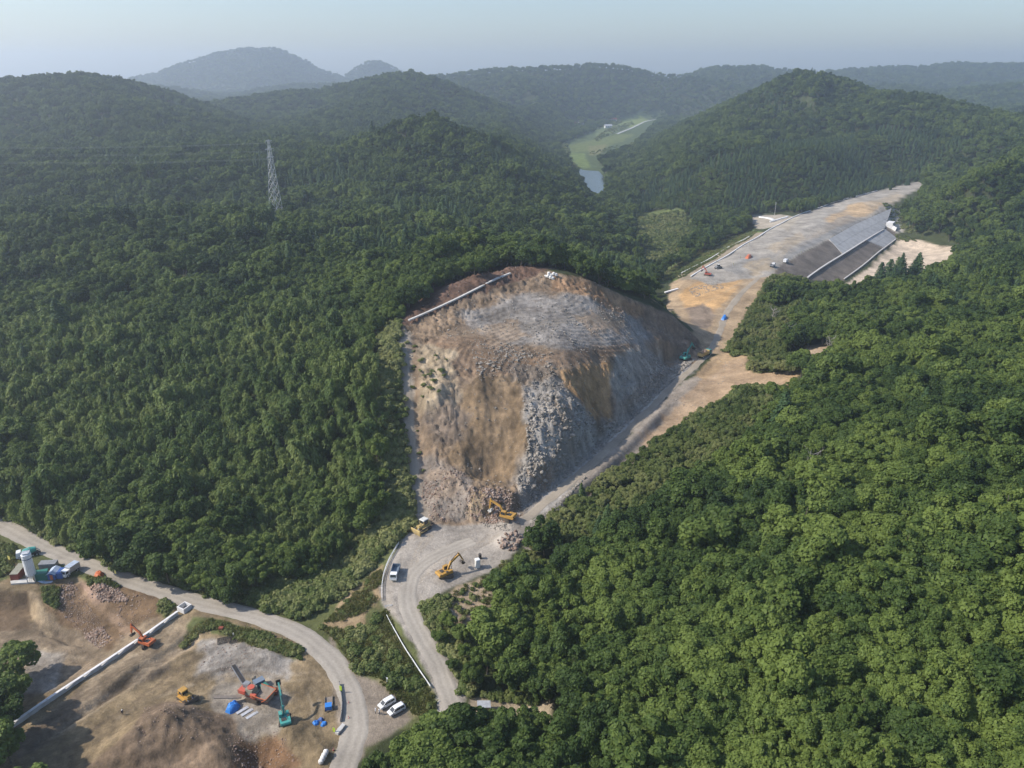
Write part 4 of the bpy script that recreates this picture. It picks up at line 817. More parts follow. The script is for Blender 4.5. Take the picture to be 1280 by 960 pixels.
# grass tufts between the bushes
def tuft(k):
    r = np.random.default_rng(450+k); n_ = 46; p = np.column_stack([r.normal(size=(n_, 2))*.28, r.uniform(.05, .42, n_)]); nm = np.column_stack([r.normal(size=(n_, 2)), r.uniform(0, .7, n_)]); al = np.column_stack([r.normal(size=(n_, 2))*.5, np.ones(n_)])
    return leaf_mesh("tuft", p, nm, r.uniform(.10, .2, n_), 3.2, r, al)
LM["grass"] = leaf_mat("grass_blades", (.075, .095, .028), (.14, .155, .050), (.24, .215, .095), .3); tufts = []
for k in range(3): me = tuft(k); me.materials.append(LM["grass"]); tufts.append(me)
tp = []
for px, sp in [(b_[0], .62) for b_ in BUSHES[:8]]+[(BUSHES[8][0], .9), (BUSHES[10][0], 1.6), (BUSHES[9][0], 1.6), ([(470,850),(515,868),(540,868),(546,900),(520,896)], .8)]:
    w = hitpoly(px); x0, y0 = w.min(0); x1, y1 = w.max(0); gx_, gy_ = np.meshgrid(np.arange(x0, x1, sp), np.arange(y0, y1, sp)); x = (gx_+rng.uniform(-.5, .5, gx_.shape)*sp).ravel(); y = (gy_+rng.uniform(-.5, .5, gx_.shape)*sp).ravel()
    k = inpoly(x, y, w) & (np.minimum(seg_dist(x, y, thin(ROADW))[0]-4.2, seg_dist(x, y, thin(RAMPW))[0]-3.4) > 0) & (fbm(x, y, 7, 3, 19) > -.25) & (y < 330 if sp < 1.6 else y > 0); tp.append(np.column_stack([x[k], y[k], H(x[k], y[k])]))
tp = np.concatenate(tp); N_ = len(tp); scatter("grass", proto_collection("tuft", tufts), tp, rng.uniform(0, 6.28, N_), rng.uniform(.6, 1.7, N_), rng.integers(0, 3, N_))
print('grass', N_)
print('undergrowth', len(bp_), round(time.time()-T0, 1))
# ------------------------------------------------------------------ mesh helpers
class MB:
    def __init__(s): s.v, s.f, s.m = [], [], []
    def add(s, V, Fc, m=0):
        o = len(s.v); s.v += [tuple(p) for p in V]; s.f += [tuple(i+o for i in q) for q in Fc]; s.m += [m]*len(Fc); return s
    def box(s, c, d, m=0, rot=None, taper=1.0):
        V = []
        for z in (-.5, .5):
            k = taper if z > 0 else 1
            for x, y in ((-.5, -.5), (.5, -.5), (.5, .5), (-.5, .5)): V.append(Vector((x*d[0]*k, y*d[1]*k, z*d[2])))
        if rot: V = [Matrix.Rotation(rot[1], 3, rot[0]) @ q for q in V]
        V = [q+Vector(c) for q in V]
        return s.add(V, [(3, 2, 1, 0), (4, 5, 6, 7), (0, 1, 5, 4), (1, 2, 6, 5), (2, 3, 7, 6), (3, 0, 4, 7)], m)
    def prism(s, prof, y0, y1, m=0, inset=None):
        """side profile in x,z carried from y0 to y1; inset(z) narrows it"""
        n_ = len(prof); g = inset or (lambda z: 0)
        V = [(x, y0+g(z), z) for x, z in prof]+[(x, y1-g(z), z) for x, z in prof]
        ar = sum(prof[i][0]*prof[(i+1) % n_][1]-prof[(i+1) % n_][0]*prof[i][1] for i in range(n_))
        Fc = [tuple(range(n_)), tuple(range(2*n_-1, n_-1, -1))]+[(i, i+n_, (i+1) % n_+n_, (i+1) % n_) for i in range(n_)]
        if ar < 0: Fc = [q[::-1] for q in Fc]
        return s.add(V, Fc, m)
    def cyl(s, a, b_, r0, r1=None, n_=12, m=0):
        r1 = r0 if r1 is None else r1; a, b_ = Vector(a), Vector(b_); ax = (b_-a).normalized(); u = ax.orthogonal().normalized(); w = ax.cross(u)
        V = [p+(u*math.cos(2*math.pi*k/n_)+w*math.sin(2*math.pi*k/n_))*r for p, r in ((a, r0), (b_, r1)) for k in range(n_)]
        Fc = [(k, (k+1) % n_, (k+1) % n_+n_, k+n_) for k in range(n_)]+[tuple(range(n_))[::-1], tuple(range(n_, 2*n_))]
        return s.add(V, Fc, m)
    def beam(s, a, b_, w, h, m=0):
        """square bar from a to b"""
        a, b_ = Vector(a), Vector(b_); ax = (b_-a).normalized(); side = ax.cross(Vector((0, 0, 1)))
        side = side.normalized() if side.length > 1e-4 else Vector((0, 1, 0)); up = side.cross(ax)
        V = [p+side*w*.5*x+up*h*.5*y for p in (a, b_) for x, y in ((-1, -1), (1, -1), (1, 1), (-1, 1))]
        return s.add(V, [(0, 1, 2, 3)[::-1], (4, 5, 6, 7), (0, 1, 5, 4), (1, 2, 6, 5), (2, 3, 7, 6), (3, 0, 4, 7)], m)
    def build(s, name, mats, parent=None, smooth=False):
        me = bpy.data.meshes.new(name); me.from_pydata(s.v, [], s.f)
        for q in (mats if isinstance(mats, (list, tuple)) else [mats]): me.materials.append(q)
        me.polygons.foreach_set("material_index", np.array(s.m, np.int32))
        bm = bmesh.new(); bm.from_mesh(me); bmesh.ops.recalc_face_normals(bm, faces=bm.faces); bm.to_mesh(me); bm.free()
        if smooth: me.polygons.foreach_set("use_smooth", np.ones(len(me.polygons), bool))
        me.update(); o = bpy.data.objects.new(name, me); COL.objects.link(o)
        if parent: o.parent = parent
        return o
def tag(o, label, cat, group=None):
    o['label'] = label; o['category'] = cat
    if group: o['group'] = group
    return o
def thing(name, label, cat, loc, yaw=0, group=None, scale=1.0):
    e = bpy.data.objects.new(name, None); COL.objects.link(e); e.location = loc; e.rotation_euler = (0, 0, yaw); e.scale = (scale,)*3
    return tag(e, label, cat, group)
def aim(p0, p1):                          # ground points under two pixels and the heading between them
    a, b_ = hit(*p0), hit(*p1); return (a+b_)/2, math.atan2(b_[1]-a[1], b_[0]-a[0])
def copy_tree(o, parent=None):
    c = o.copy(); COL.objects.link(c); c.parent = parent
    for ch in o.children: copy_tree(ch, c)
    return c
def hz(x, y): return float(H(x, y)[0])
# paints and plain materials
M = dict(
 yellow=mat("yellow_paint", (.45,.245,.04), .6, dirt=(.25,.185,.11), scale=2.2), cream=mat("faded_yellow_paint", (.46,.34,.13), .6, dirt=(.28,.22,.14)),
 orange=mat("orange_paint", (.46,.11,.035), .55, dirt=(.28,.155,.095), scale=2.2), red=mat("red_paint", (.46,.085,.05), .5, dirt=(.32,.17,.12)), teal=mat("teal_paint", (.045,.30,.26), .55, dirt=(.15,.22,.18), scale=2.2),
 white=mat("white_paint", (.76,.77,.76), .35, var=.04), offwhite=mat("dull_white_paint", (.60,.60,.56), .6, dirt=(.42,.40,.35)), dark=mat("dark_steel", (.045,.042,.04), .6, dirt=(.12,.095,.07)),
 track=mat("muddy_track_steel", (.075,.062,.05), .8, dirt=(.17,.13,.09)), glass=mat("dark_glass", (.02,.027,.033), .12, spec=.6, var=.05), rubber=mat("rubber", (.03,.03,.03), .85),
 grey=mat("grey_paint", (.22,.23,.24), .6, dirt=(.15,.14,.13)), steel=mat("galvanised_steel", (.50,.51,.52), .5, .3), bluegrey=mat("blue_grey_paint", (.14,.19,.25), .5, dirt=(.20,.20,.19)),
 blue=mat("blue_tarpaulin", (.03,.17,.50), .45, dirt=(.05,.24,.60), scale=2), bluep=mat("blue_paint", (.05,.11,.30), .5), paleblue=mat("pale_blue_roof_sheet", (.42,.49,.58), .5, .1),
 green=mat("green_paint", (.03,.17,.125), .55, dirt=(.05,.13,.10)), brick=mat("rust_red_paint", (.22,.05,.03), .7, dirt=(.16,.08,.05)), lid=mat("dull_olive_sheet", (.26,.25,.19), .7),
 concrete=mat("concrete", (.47,.46,.43), .85, dirt=(.36,.34,.31), scale=.6), pale=mat("new_concrete", (.66,.65,.63), .8, dirt=(.55,.53,.50), scale=.7), rock=None,
 skin=mat("skin", (.45,.27,.19), .6), navy=mat("dark_trousers", (.025,.03,.05), .8), shirt=mat("pale_work_shirt", (.60,.62,.64), .8), helmet=mat("white_helmet", (.8,.8,.78), .35), lime=mat("lime_sign_sheet", (.50,.70,.06), .5), signy=mat("yellow_banner_cloth", (.72,.62,.18), .7),
 bag=mat("white_woven_bag", (.68,.66,.62), .8, dirt=(.50,.46,.40)), wire=mat("wire", (.46,.47,.48), .5, .2), light=mat("lamp_lens", (.7,.7,.65), .15), redp=mat("red_marker_paint", (.5,.05,.04), .5), roof=mat("dark_roof_tile", (.10,.095,.10), .6), redroof=mat("red_roof_tile", (.25,.075,.055), .6), timber=mat("grey_timber", (.24,.20,.16), .8), slope=mat("sprayed_concrete", (.33,.33,.32), .9, dirt=(.23,.225,.215), scale=.18))
def rock_mat(name, c1, c2, c3):
    m = bpy.data.materials.new(name); m.use_nodes = True; nt = m.node_tree; b = nt.nodes["Principled BSDF"]; b.inputs["Roughness"].default_value = .9; b.inputs["Specular IOR Level"].default_value = .2
    oi = nt.nodes.new("ShaderNodeObjectInfo"); cr = nt.nodes.new("ShaderNodeValToRGB"); e = cr.color_ramp.elements; e[0].color = (*c1, 1); e[1].color = (*c3, 1); k = e.new(.5); k.color = (*c2, 1)
    nt.links.new(oi.outputs["Random"], cr.inputs[0]); nt.links.new(cr.outputs[0], b.inputs["Base Color"]); return m
M['rock'] = rock_mat("grey_rock", (.20,.178,.15), (.28,.25,.21), (.36,.32,.265)); M['redrock'] = rock_mat("brown_rock", (.20,.13,.095), (.30,.22,.17), (.38,.31,.26))

# ------------------------------------------------------------------ roads as sheets on the ground
def road_mat(name, col, amp=.07):
    m = bpy.data.materials.new(name); m.use_nodes = True; nt = m.node_tree; b = nt.nodes["Principled BSDF"]; b.inputs["Roughness"].default_value = .95; b.inputs["Specular IOR Level"].default_value = .15
    ge = nt.nodes.new("ShaderNodeNewGeometry"); at = nt.nodes.new("ShaderNodeAttribute"); at.attribute_name = "across"
    def nz(s, d=5):
        k = nt.nodes.new("ShaderNodeTexNoise"); k.inputs["Scale"].default_value = s; k.inputs["Detail"].default_value = d; nt.links.new(ge.outputs["Position"], k.inputs["Vector"]); return k.outputs[0]
    def mt(op, a, b_, c=None):
        k = nt.nodes.new("ShaderNodeMath"); k.operation = op
        for i, v in enumerate((a, b_, c)):
            if v is None: continue
            if isinstance(v, (int, float)): k.inputs[i].default_value = v
            else: nt.links.new(v, k.inputs[i])
        return k.outputs[0]
    big, sm = nz(.12), nz(1.6)
    w = mt('MULTIPLY_ADD', mt('COSINE', mt('MULTIPLY', mt('ADD', at.outputs["Fac"], mt('MULTIPLY_ADD', big, .25, -.12)), 11.5), None), .0, .40) if not amp else mt('MULTIPLY_ADD', mt('COSINE', mt('MULTIPLY', mt('ADD', at.outputs["Fac"], mt('MULTIPLY_ADD', big, .5, -.25)), 11.5), None), amp, .40)   # wheel tracks worn along the road
    f = mt('ADD', w, mt('ADD', mt('MULTIPLY', big, .75), mt('MULTIPLY', sm, .45)))
    sc = nt.nodes.new("ShaderNodeVectorMath"); sc.operation = 'SCALE'; sc.inputs[0].default_value = col; nt.links.new(f, sc.inputs["Scale"]); nt.links.new(sc.outputs[0], b.inputs["Base Color"])
    bp = nt.nodes.new("ShaderNodeBump"); bp.inputs["Strength"].default_value = .4; bp.inputs["Distance"].default_value = .15; nt.links.new(sm, bp.inputs["Height"]); nt.links.new(bp.outputs[0], b.inputs["Normal"])
    return m
def ribbon(name, w, hw, m, lift=.12, kind='structure', vary=.5, nx=9, step=1.0):
    w = resample(list(w), step); t = np.gradient(w[:, :2], axis=0); t /= np.linalg.norm(t, axis=1, keepdims=True)+1e-9; nr = np.stack([t[:, 1], -t[:, 0]], 1)
    s = np.linspace(-1, 1, nx); k = np.arange(len(w)); wl_ = hw+vary*fbm(k*1.0, k*0, 6, 4, 5, .7); wr_ = hw+vary*fbm(k*1.0, k*0+50, 6, 4, 6, .7)
    X = w[:, 0, None]+nr[:, 0, None]*np.where(s < 0, s*wl_[:, None], s*wr_[:, None]); Y = w[:, 1, None]+nr[:, 1, None]*np.where(s < 0, s*wl_[:, None], s*wr_[:, None])
    Z = H(X.ravel(), Y.ravel(), False).reshape(X.shape)+lift; Z[:, 0] -= lift+.25; Z[:, -1] -= lift+.25
    i = np.arange(X.size).reshape(X.shape); Fc = np.stack([i[:-1, :-1], i[:-1, 1:], i[1:, 1:], i[1:, :-1]], -1).reshape(-1, 4)
    me = bpy.data.meshes.new(name); me.from_pydata(np.stack([X, Y, Z], -1).reshape(-1, 3).tolist(), [], Fc.tolist()); me.materials.append(m)
    ac = np.tile(s, len(w)); ca = me.color_attributes.new("across", 'FLOAT_COLOR', 'POINT'); ca.data.foreach_set("color", np.stack([ac]*3+[np.ones_like(ac)], 1).astype(np.float32).ravel())
    me.polygons.foreach_set("use_smooth", np.ones(len(me.polygons), bool)); me.update(); o = bpy.data.objects.new(name, me); COL.objects.link(o); o['kind'] = kind; return o
RM = road_mat("gravel_road", (.335,.30,.25)); RM2 = road_mat("grey_gravel_road", (.31,.265,.205), .02)
ribbon("road", ROADW, 3.9, RM, vary=.9); ribbon("ramp_road", RAMPW, 3.2, RM, .08, vary=.9); ribbon("haul_road", HROADW, 2.3, RM2, .06, vary=1.3); ribbon("quarry_track", TRACKW, 2.2, RM2, .06, vary=.9)

# ------------------------------------------------------------------ machines
def stadium(L, h, n_=7):
    r = h/2; pts = []
    for cx, a0 in ((L/2-r, -90), (-L/2+r, 90)):
        for k in range(n_): a = R(a0+180*k/(n_-1)); pts.append((cx+r*math.cos(a), r+r*math.sin(a)))
    return pts
def track_part(parent, y, L, h, w):
    b = MB(); b.prism(stadium(L, h), y-w/2, y+w/2)
    for k in range(int(L/.32)):               # shoes stand proud of the belt
        x = -L/2+h/2+k*.32
        if x < L/2-h/2: b.box((x, y, h+.03), (.18, w+.04, .07)); b.box((x, y, .0), (.18, w+.04, .06))
    for x in (-L/2+h/2, L/2-h/2): b.cyl((x, y-w/2-.05, h/2), (x, y+w/2+.05, h/2), h*.32, n_=10, m=1)
    return b.build("track", [M['track'], M['dark']], parent)
def excavator(label, paint, loc, yaw, a1=48, a2=-62, a3=-120, house_yaw=0.0, scale=1.0, group=None, rear=None, muddy=False):
    t = thing("excavator", label, "excavator", loc, yaw, group, scale)
    for y in (-1.15, 1.15):
        o = track_part(t, y, 4.3, .95, .62); o.rotation_euler = (0, 0, -house_yaw)
    b = MB(); b.box((0, 0, .75), (2.6, 1.7, .4)).cyl((0, 0, .9), (0, 0, 1.12), .75, n_=16); o = b.build("undercarriage", M['dark'], t); o.rotation_euler = (0, 0, -house_yaw)
    p = M[paint]
    b = MB(); b.prism([(-2.3,1.15),(1.7,1.15),(1.7,1.45),(1.1,1.75),(-.2,2.0),(-2.3,2.0)], -1.35, 1.35); b.box((-1.2, .3, 2.06), (1.1, 1.3, .10), 1); b.box((-.1, -.95, 2.05), (.9, .6, .12), 1); b.box((.9, -.9, 1.9), (1.3, .8, .5)); hs = b.build("engine_house", [p, M['dark']], t)
    b = MB(); b.prism([(-2.85,1.3),(-2.3,1.15),(-2.28,2.12),(-2.7,2.12),(-2.9,1.8)], -1.38, 1.38, inset=lambda z: .08 if z > 2 else 0); b.build("counterweight", p, t)
    b = MB(); b.cyl((-1.5, -.7, 2.1), (-1.5, -.7, 2.75), .08, n_=8); b.build("exhaust_pipe", M['dark'], t)
    b = MB(); b.prism([(-.35,1.45),(1.5,1.45),(1.55,2.1),(1.15,2.95),(-.35,2.95)], .42, 1.33, inset=lambda z: .07 if z > 2.5 else 0); b.box((.4, .875, 3.0), (1.5, .85, .09), 1); cab = b.build("cab", [p, M['offwhite'] if muddy else p], t)
    g = MB(); g.add([(1.575, .52, 2.12), (1.575, 1.23, 2.12), (1.19, 1.18, 2.86), (1.19, .57, 2.86)], [(0, 1, 2, 3)]); g.build("windscreen", M['glass'], cab)
    for y in (1.36, .39):
        g = MB(); g.add([(-.2, y, 2.0), (1.35, y, 2.0), (1.05, y, 2.85), (-.2, y, 2.85)], [(0, 1, 2, 3)]); g.build("side_window", M['glass'], cab)
    # boom, stick and bucket in the machine's plane
    px_, pz_ = .55, 1.85; a1, a2, a3 = R(a1), R(a2), R(a3); L1, L2 = 5.6, 2.9
    q1 = (px_+L1*math.cos(a1), pz_+L1*math.sin(a1)); kn = (px_+L1*.45*math.cos(a1+.32), pz_+L1*.45*math.sin(a1+.32)); q2 = (q1[0]+L2*math.cos(a2), q1[1]+L2*math.sin(a2))
    def bar(pts, ws, name, y=.24):
        b = MB(); top, bot = [], []
        for i, (x, z) in enumerate(pts):
            a = pts[max(i-1, 0)]; c = pts[min(i+1, len(pts)-1)]; d = math.hypot(c[0]-a[0], c[1]-a[1]); nx_, nz2 = -(c[1]-a[1])/d, (c[0]-a[0])/d
            top.append((x+nx_*ws[i]/2, z+nz2*ws[i]/2)); bot.append((x-nx_*ws[i]/2, z-nz2*ws[i]/2))
        for i in range(len(pts)-1): b.prism([top[i], top[i+1], bot[i+1], bot[i]], -y-.001*i, y+.001*i)
        return b.build(name, p, t)
    bar([(px_, pz_), kn, q1], [.5, .72, .42], "boom"); e = (q1[0]-.75*math.cos(a2), q1[1]-.75*math.sin(a2)); bar([e, q1, q2], [.34, .55, .3], "stick", .2)
    for s in (-.45, .45):
        b = MB(); b.cyl((1.5, s, 1.5), (kn[0]*.55+1.5*.45, s, kn[1]*.55+1.5*.45), .10, n_=8).cyl((kn[0]*.55+1.5*.45, s, kn[1]*.55+1.5*.45), (kn[0]+.1, s, kn[1]), .06, n_=8, m=1); b.build("boom_cylinder", [M['dark'], M['steel']], t)
    b = MB(); b.cyl((kn[0], 0, kn[1]+.45), (e[0], 0, e[1]+.1), .10, n_=8); b.build("stick_cylinder", M['dark'], t)
    # bucket: curved shell open towards the machine
    b = MB(); R_ = .72; arc = [(q2[0]+R_*.55*math.cos(a3)+R_*math.cos(a3+R(-95+k*32)), q2[1]+R_*.55*math.sin(a3)+R_*math.sin(a3+R(-95+k*32))) for k in range(7)]
    for i in range(6):
        o_ = (q2[0]+R_*.55*math.cos(a3), q2[1]+R_*.55*math.sin(a3)); inn = [(o_[0]+(x-o_[0])*.9, o_[1]+(z-o_[1])*.9) for x, z in (arc[i], arc[i+1])]
        b.prism([arc[i], arc[i+1], inn[1], inn[0]], -.62, .62)
    for y in (-.62, .58): b.prism(arc, y, y+.04)
    for k in range(5): b.box((arc[6][0], -.5+k*.25, arc[6][1]), (.22, .09, .12))
    b.build("bucket", M['dark'] if rear is None else M[rear], t)
    return t
loc, yw = aim((196, 810), (170, 802)); excavator("orange crawler excavator scooping soil beside the long white concrete wall", 'orange', loc, yw, 42, -78, -125, .6, .95)
loc, yw = aim((360, 917), (353, 888)); excavator("teal crawler excavator with raised boom standing beside the red crusher", 'teal', loc, yw, 58, 28, -40, .2, .95)
loc, yw = aim((642, 650), (624, 648)); loc[2] += .2; excavator("yellow excavator reaching down from the rock heap at the quarry foot", 'yellow', loc, yw, 34, -82, -125, .2, 1.15, rear='offwhite')
loc, yw = aim((549, 724), (566, 716)); excavator("yellow excavator in the middle of the gravel yard near the white toilet box", 'yellow', loc, yw, 42, -62, -130, .5, 1.05)
loc, yw = aim((850, 452), (864, 447)); excavator("teal excavator loading the rock filled dump truck on the haul road", 'teal', loc, yw+.15, 50, -45, -110, .2, 1.25)
loc, yw = aim((889, 345), (879, 344)); excavator("small red excavator at the end of the grey embankment top", 'red', loc, yw, 55, -75, -130, .2, .95)
def bulldozer(label, paint, loc, yaw, canopy='paint', ripper=True, scale=1.0):
    t = thing("bulldozer", label, "bulldozer", loc, yaw, None, scale); p = M[paint]
    for y in (-1.0, 1.0): track_part(t, y, 3.7, 1.05, .6)
    b = MB(); b.prism([(-1.5,.75),(1.75,.75),(1.85,1.65),(.3,1.85),(-1.5,1.6)], -.68, .68); b.box((1.2, 0, 1.82), (.9, .9, .14)); b.build("hull", p, t)
    for y in (-1.0, 1.0): MB().box((-.2, y, 1.16), (2.6, .66, .08)).build("fender", p, t)
    b = MB(); b.cyl((1.0, -.35, 1.7), (1.0, -.35, 2.5), .08, n_=8); b.build("exhaust_pipe", M['dark'], t)
    c = MB(); c.prism([(-1.35,1.55),(.25,1.55),(.2,2.75),(-1.2,2.75)], -.72, .72, inset=lambda z: .1 if z > 2 else 0); cab = c.build("cab", M['glass'], t)
    MB().box((-.52, 0, 2.84), (1.85, 1.75, .17), taper=.85).build("cab_roof", M['offwhite'] if canopy != 'paint' else p, cab)
    for x in (-1.27, .2):
        for y in (-.7, .7): MB().box((x, y, 2.15), (.12, .12, 1.2)).build("cab_post", p, cab)
    b = MB(); b.box((-1.75, 0, 1.35), (.5, 1.5, .7)); b.build("fuel_tank", p, t)
    b = MB()
    arc = [(2.55+.22*math.cos(R(a)), .75+.75*math.sin(R(a))) for a in (-80, -45, 0, 45, 80)]
    for i in range(4): b.prism([arc[i], arc[i+1], (arc[i+1][0]+.06, arc[i+1][1]), (arc[i][0]+.06, arc[i][1])], -1.85, 1.85)
    for y in (-1.85, 1.79): b.box((2.58, y+.03, .75), (.35, .06, 1.5))
    b.build("blade", M['track'] if paint == 'yellow' else p, t)
    for y in (-1.45, 1.45): MB().beam((2.5, y, .5), (-.3, y, .55), .2, .28).build("push_arm", p, t)
    for y in (-.55, .55): MB().cyl((1.6, y, 1.6), (2.5, y, .9), .07, n_=8).build("blade_cylinder", M['steel'], t)
    if ripper:
        b = MB(); b.beam((-1.9, -.5, 1.0), (-2.9, -.5, .8), .2, .25).beam((-1.9, .5, 1.0), (-2.9, .5, .8), .2, .25).box((-2.9, 0, .8), (.3, 1.8, .35)).prism([(-3.05,1.2),(-2.8,1.2),(-2.75,.1),(-2.9,.0)], -.1, .1); b.build("ripper", M['dark'], t)
    return t
loc, yw = aim((222, 868), (243, 881)); bulldozer("yellow bulldozer pushing dark soil beside the dug spoil heap", 'yellow', loc, yw, ripper=False, scale=1.1)
loc, yw = aim((539, 656), (518, 668)); bulldozer("faded yellow bulldozer with rear ripper parked at the foot of the quarry track", 'cream', loc, yw, 'white', True, 1.35)
def wheel(parent, x, y, r, w, n_=14):
    s = 1 if y > 0 else -1; b = MB(); b.cyl((x, y-w/2*s, r), (x, y+w/2*s, r), r, n_=n_); o = b.build("wheel", M['rubber'], parent)
    MB().cyl((x, y+w/2*s, r), (x, y+(w/2+.02)*s, r), r*.55, n_=n_).build("rim", M['steel'], o); return o
def truck(label, loc, yaw, cab='white', bed='bluegrey', kind='dump', load=None, L=6.0, scale=1.0, group=None, high=1.5, name="dump_truck"):
    t = thing(name, label, "truck", loc, yaw, group, scale); f = L/2
    MB().box((0, 0, .72), (L*.96, .9, .25)).build("chassis", M['dark'], t)
    c = MB(); c.prism([(f-1.75,.55),(f,.55),(f+.02,1.45),(f-.28,2.35),(f-1.75,2.4)], -1.08, 1.08, inset=lambda z: .09 if z > 2 else 0); cb = c.build("cab", M[cab], t)
    MB().add([(f+.03, -.92, 1.5), (f+.03, .92, 1.5), (f-.24, .86, 2.26), (f-.24, -.86, 2.26)], [(0, 1, 2, 3)]).build("windscreen", M['glass'], cb)
    for y in (-1.1, 1.1): MB().add([(f-1.25, y, 1.45), (f-.12, y, 1.45), (f-.35, y*.945, 2.2), (f-1.25, y*.945, 2.2)], [(0, 1, 2, 3)]).build("door_window", M['glass'], cb)
    for y in (-.8, .8): MB().box((f+.03, y, .95), (.05, .35, .22)).build("headlight", M['light'], cb)
    MB().box((f+.04, 0, .6), (.12, 2.1, .25)).build("bumper", M['offwhite'], cb)
    x0, x1 = -f-.1, f-1.95
    if kind == 'dump':
        b = MB(); b.box(((x0+x1)/2, 0, 1.05), (x1-x0, 2.25, .14))
        for y in (-1.13, 1.13):
            b.box(((x0+x1)/2, y, 1.1+high/2), (x1-x0, .08, high))
            for k in range(4): b.box((x0+.3+k*(x1-x0-.6)/3, y*1.035, 1.1+high/2), (.12, .08, high-.04))
        b.box((x1-.04, 0, 1.1+high*.6), (.08, 2.18, high*1.2)); bd = b.build("dump_bed", M[bed], t); MB().box((x0+.04, 0, 1.08+high/2), (.08, 2.16, high-.04)).build("tailgate", M[bed], bd)
    else:
        b = MB(); b.box(((x0+x1)/2, 0, 1.95), (x1-x0, 2.2, 1.9)).build("cargo_box", M[bed], t); MB().box(((x0+x1)/2, 0, 2.94), (x1-x0+.06, 2.26, .07)).build("box_roof", M['paleblue'] if bed != 'white' else M['white'], t)
    for x in (f-.95, -f+1.1, -f+2.2)[:3 if L > 6.5 else 2]:
        for y in (-.95, .95): wheel(t, x, y, .5, .32)
    for y in (-1.28, 1.28): MB().box((f-.2, y, 1.9), (.08, .16, .34)).build("mirror", M['dark'], cb)
    return t
loc, yw = aim((496, 712), (492, 727)); truck("small blue grey dump truck with white cab parked beside the ramp guard rail", loc, yw, 'white', 'bluegrey', L=6.2, high=1.15)
loc, yw = aim((872, 450), (889, 441)); dt = truck("loaded dump truck with teal cab and a heap of rock in its bed", loc, yw, 'teal', 'cream', L=7.6, high=1.2, scale=1.25)
loc, yw = aim((961, 336), (970, 331)); truck("grey bodied light truck parked at the embankment edge in front of the white truck", loc, yw, 'white', 'grey', L=5.6, high=.5, scale=1.1)
loc, yw = aim((977, 331), (987, 326)); truck("white box truck parked highest along the embankment edge", loc, yw, 'white', 'white', 'box', L=6.0)
loc, yw = aim((95, 712), (83, 722)); truck("silver box truck parked beside the blue store box in the compound", loc, yw, 'white', 'steel', 'box', L=5.6, name="box_truck")
loc, yw = aim((46, 692), (27, 698)); mt_ = thing("mixer_truck", "white cab concrete mixer truck with a teal drum behind the tall silo", "truck", loc, yw)
MB().box((0, 0, .75), (7, .9, .28)).build("chassis", M['dark'], mt_)
c = MB(); c.prism([(2.0,.6),(3.6,.6),(3.6,1.6),(3.35,2.55),(2.0,2.6)], -1.15, 1.15, inset=lambda z: .08 if z > 2 else 0); cb = c.build("cab", M['white'], mt_)
MB().add([(3.62, -.95, 1.6), (3.62, .95, 1.6), (3.39, .9, 2.42), (3.39, -.9, 2.42)], [(0, 1, 2, 3)]).build("windscreen", M['glass'], cb)
b = MB(); prev = None
for (xa, ra), (xb, rb) in zip([(1.8,.55),(1.0,1.1),(-.6,1.2),(-2.4,.75)][:-1], [(1.0,1.1),(-.6,1.2),(-2.4,.75)]): b.cyl((xa, 0, 1.75+.10*(1.8-xa)), (xb, 0, 1.75+.10*(1.8-xb)), ra, rb, 16)
b.build("drum", M['teal'], mt_); MB().beam((-2.5, 0, 2.3), (-3.4, 0, 1.2), .5, .15).build("chute", M['offwhite'], mt_)
for x in (2.7, -1.2, -2.4):
    for y in (-.98, .98): wheel(mt_, x, y, .5, .32)
def minivan(label, loc, yaw, group):
    t = thing("minivan", label, "van", loc, yaw, group); W = .85
    prof = [(-2.25,.35),(-1.75,.35),(-1.6,.62),(-1.1,.62),(-.95,.35),(.95,.35),(1.1,.62),(1.6,.62),(1.75,.35),(2.2,.35),(2.28,.6),(2.2,.9),(1.55,1.08),(.65,1.80),(.2,1.9),(-1.85,1.88),(-2.2,1.55),(-2.3,.9)]
    def ins(z): return .0 if z < 1.0 else .20*(z-1.0)/.9
    b = MB(); b.prism(prof, -W, W, inset=ins); b.build("body", M['white'], t)
    def yw_(z): return W-ins(z)+.008
    MB().add([(1.51, -.70, 1.135), (1.51, .70, 1.135), (.72, .60, 1.765), (.72, -.60, 1.765)], [(0, 1, 2, 3)]).build("windscreen", M['glass'], t)
    MB().add([(-2.265, -.68, 1.12), (-2.265, .68, 1.12), (-2.0, .6, 1.76), (-2.0, -.6, 1.76)], [(0, 1, 2, 3)]).build("rear_window", M['glass'], t)
    for s in (-1, 1):
        for x0, x1, x2, x3 in ((.35, 1.2, .72, .35), (-.75, .27, .27, -.75), (-1.95, -.83, -.83, -1.8)):
            MB().add([(x0, s*yw_(1.12), 1.12), (x1, s*yw_(1.12), 1.12), (x2, s*yw_(1.66), 1.66), (x3, s*yw_(1.66), 1.66)], [(0, 1, 2, 3)]).build("side_window", M['glass'], t)
        for x in (1.35, -1.35): wheel(t, x, s*.76, .32, .2)
        MB().box((2.22, s*.62, .78), (.10, .36, .18)).build("headlight", M['light'], t); MB().box((-2.3, s*.72, 1.15), (.06, .14, .5)).build("tail_light", M['redp'], t); MB().box((1.0, s*.97, 1.15), (.14, .18, .14)).build("mirror", M['white'], t)
    MB().box((2.285, 0, .68), (.03, .9, .14)).build("grille", M['dark'], t); return t
loc, yw = aim((492, 876), (475, 887)); minivan("white minivan parked nearer the bushes, above the other white minivan", loc, yw, "white minivans beside the road bend")
loc, yw = aim((505, 884), (486, 896)); minivan("white minivan parked nearer the big tree, below the other white minivan", loc, yw, "white minivans beside the road bend")
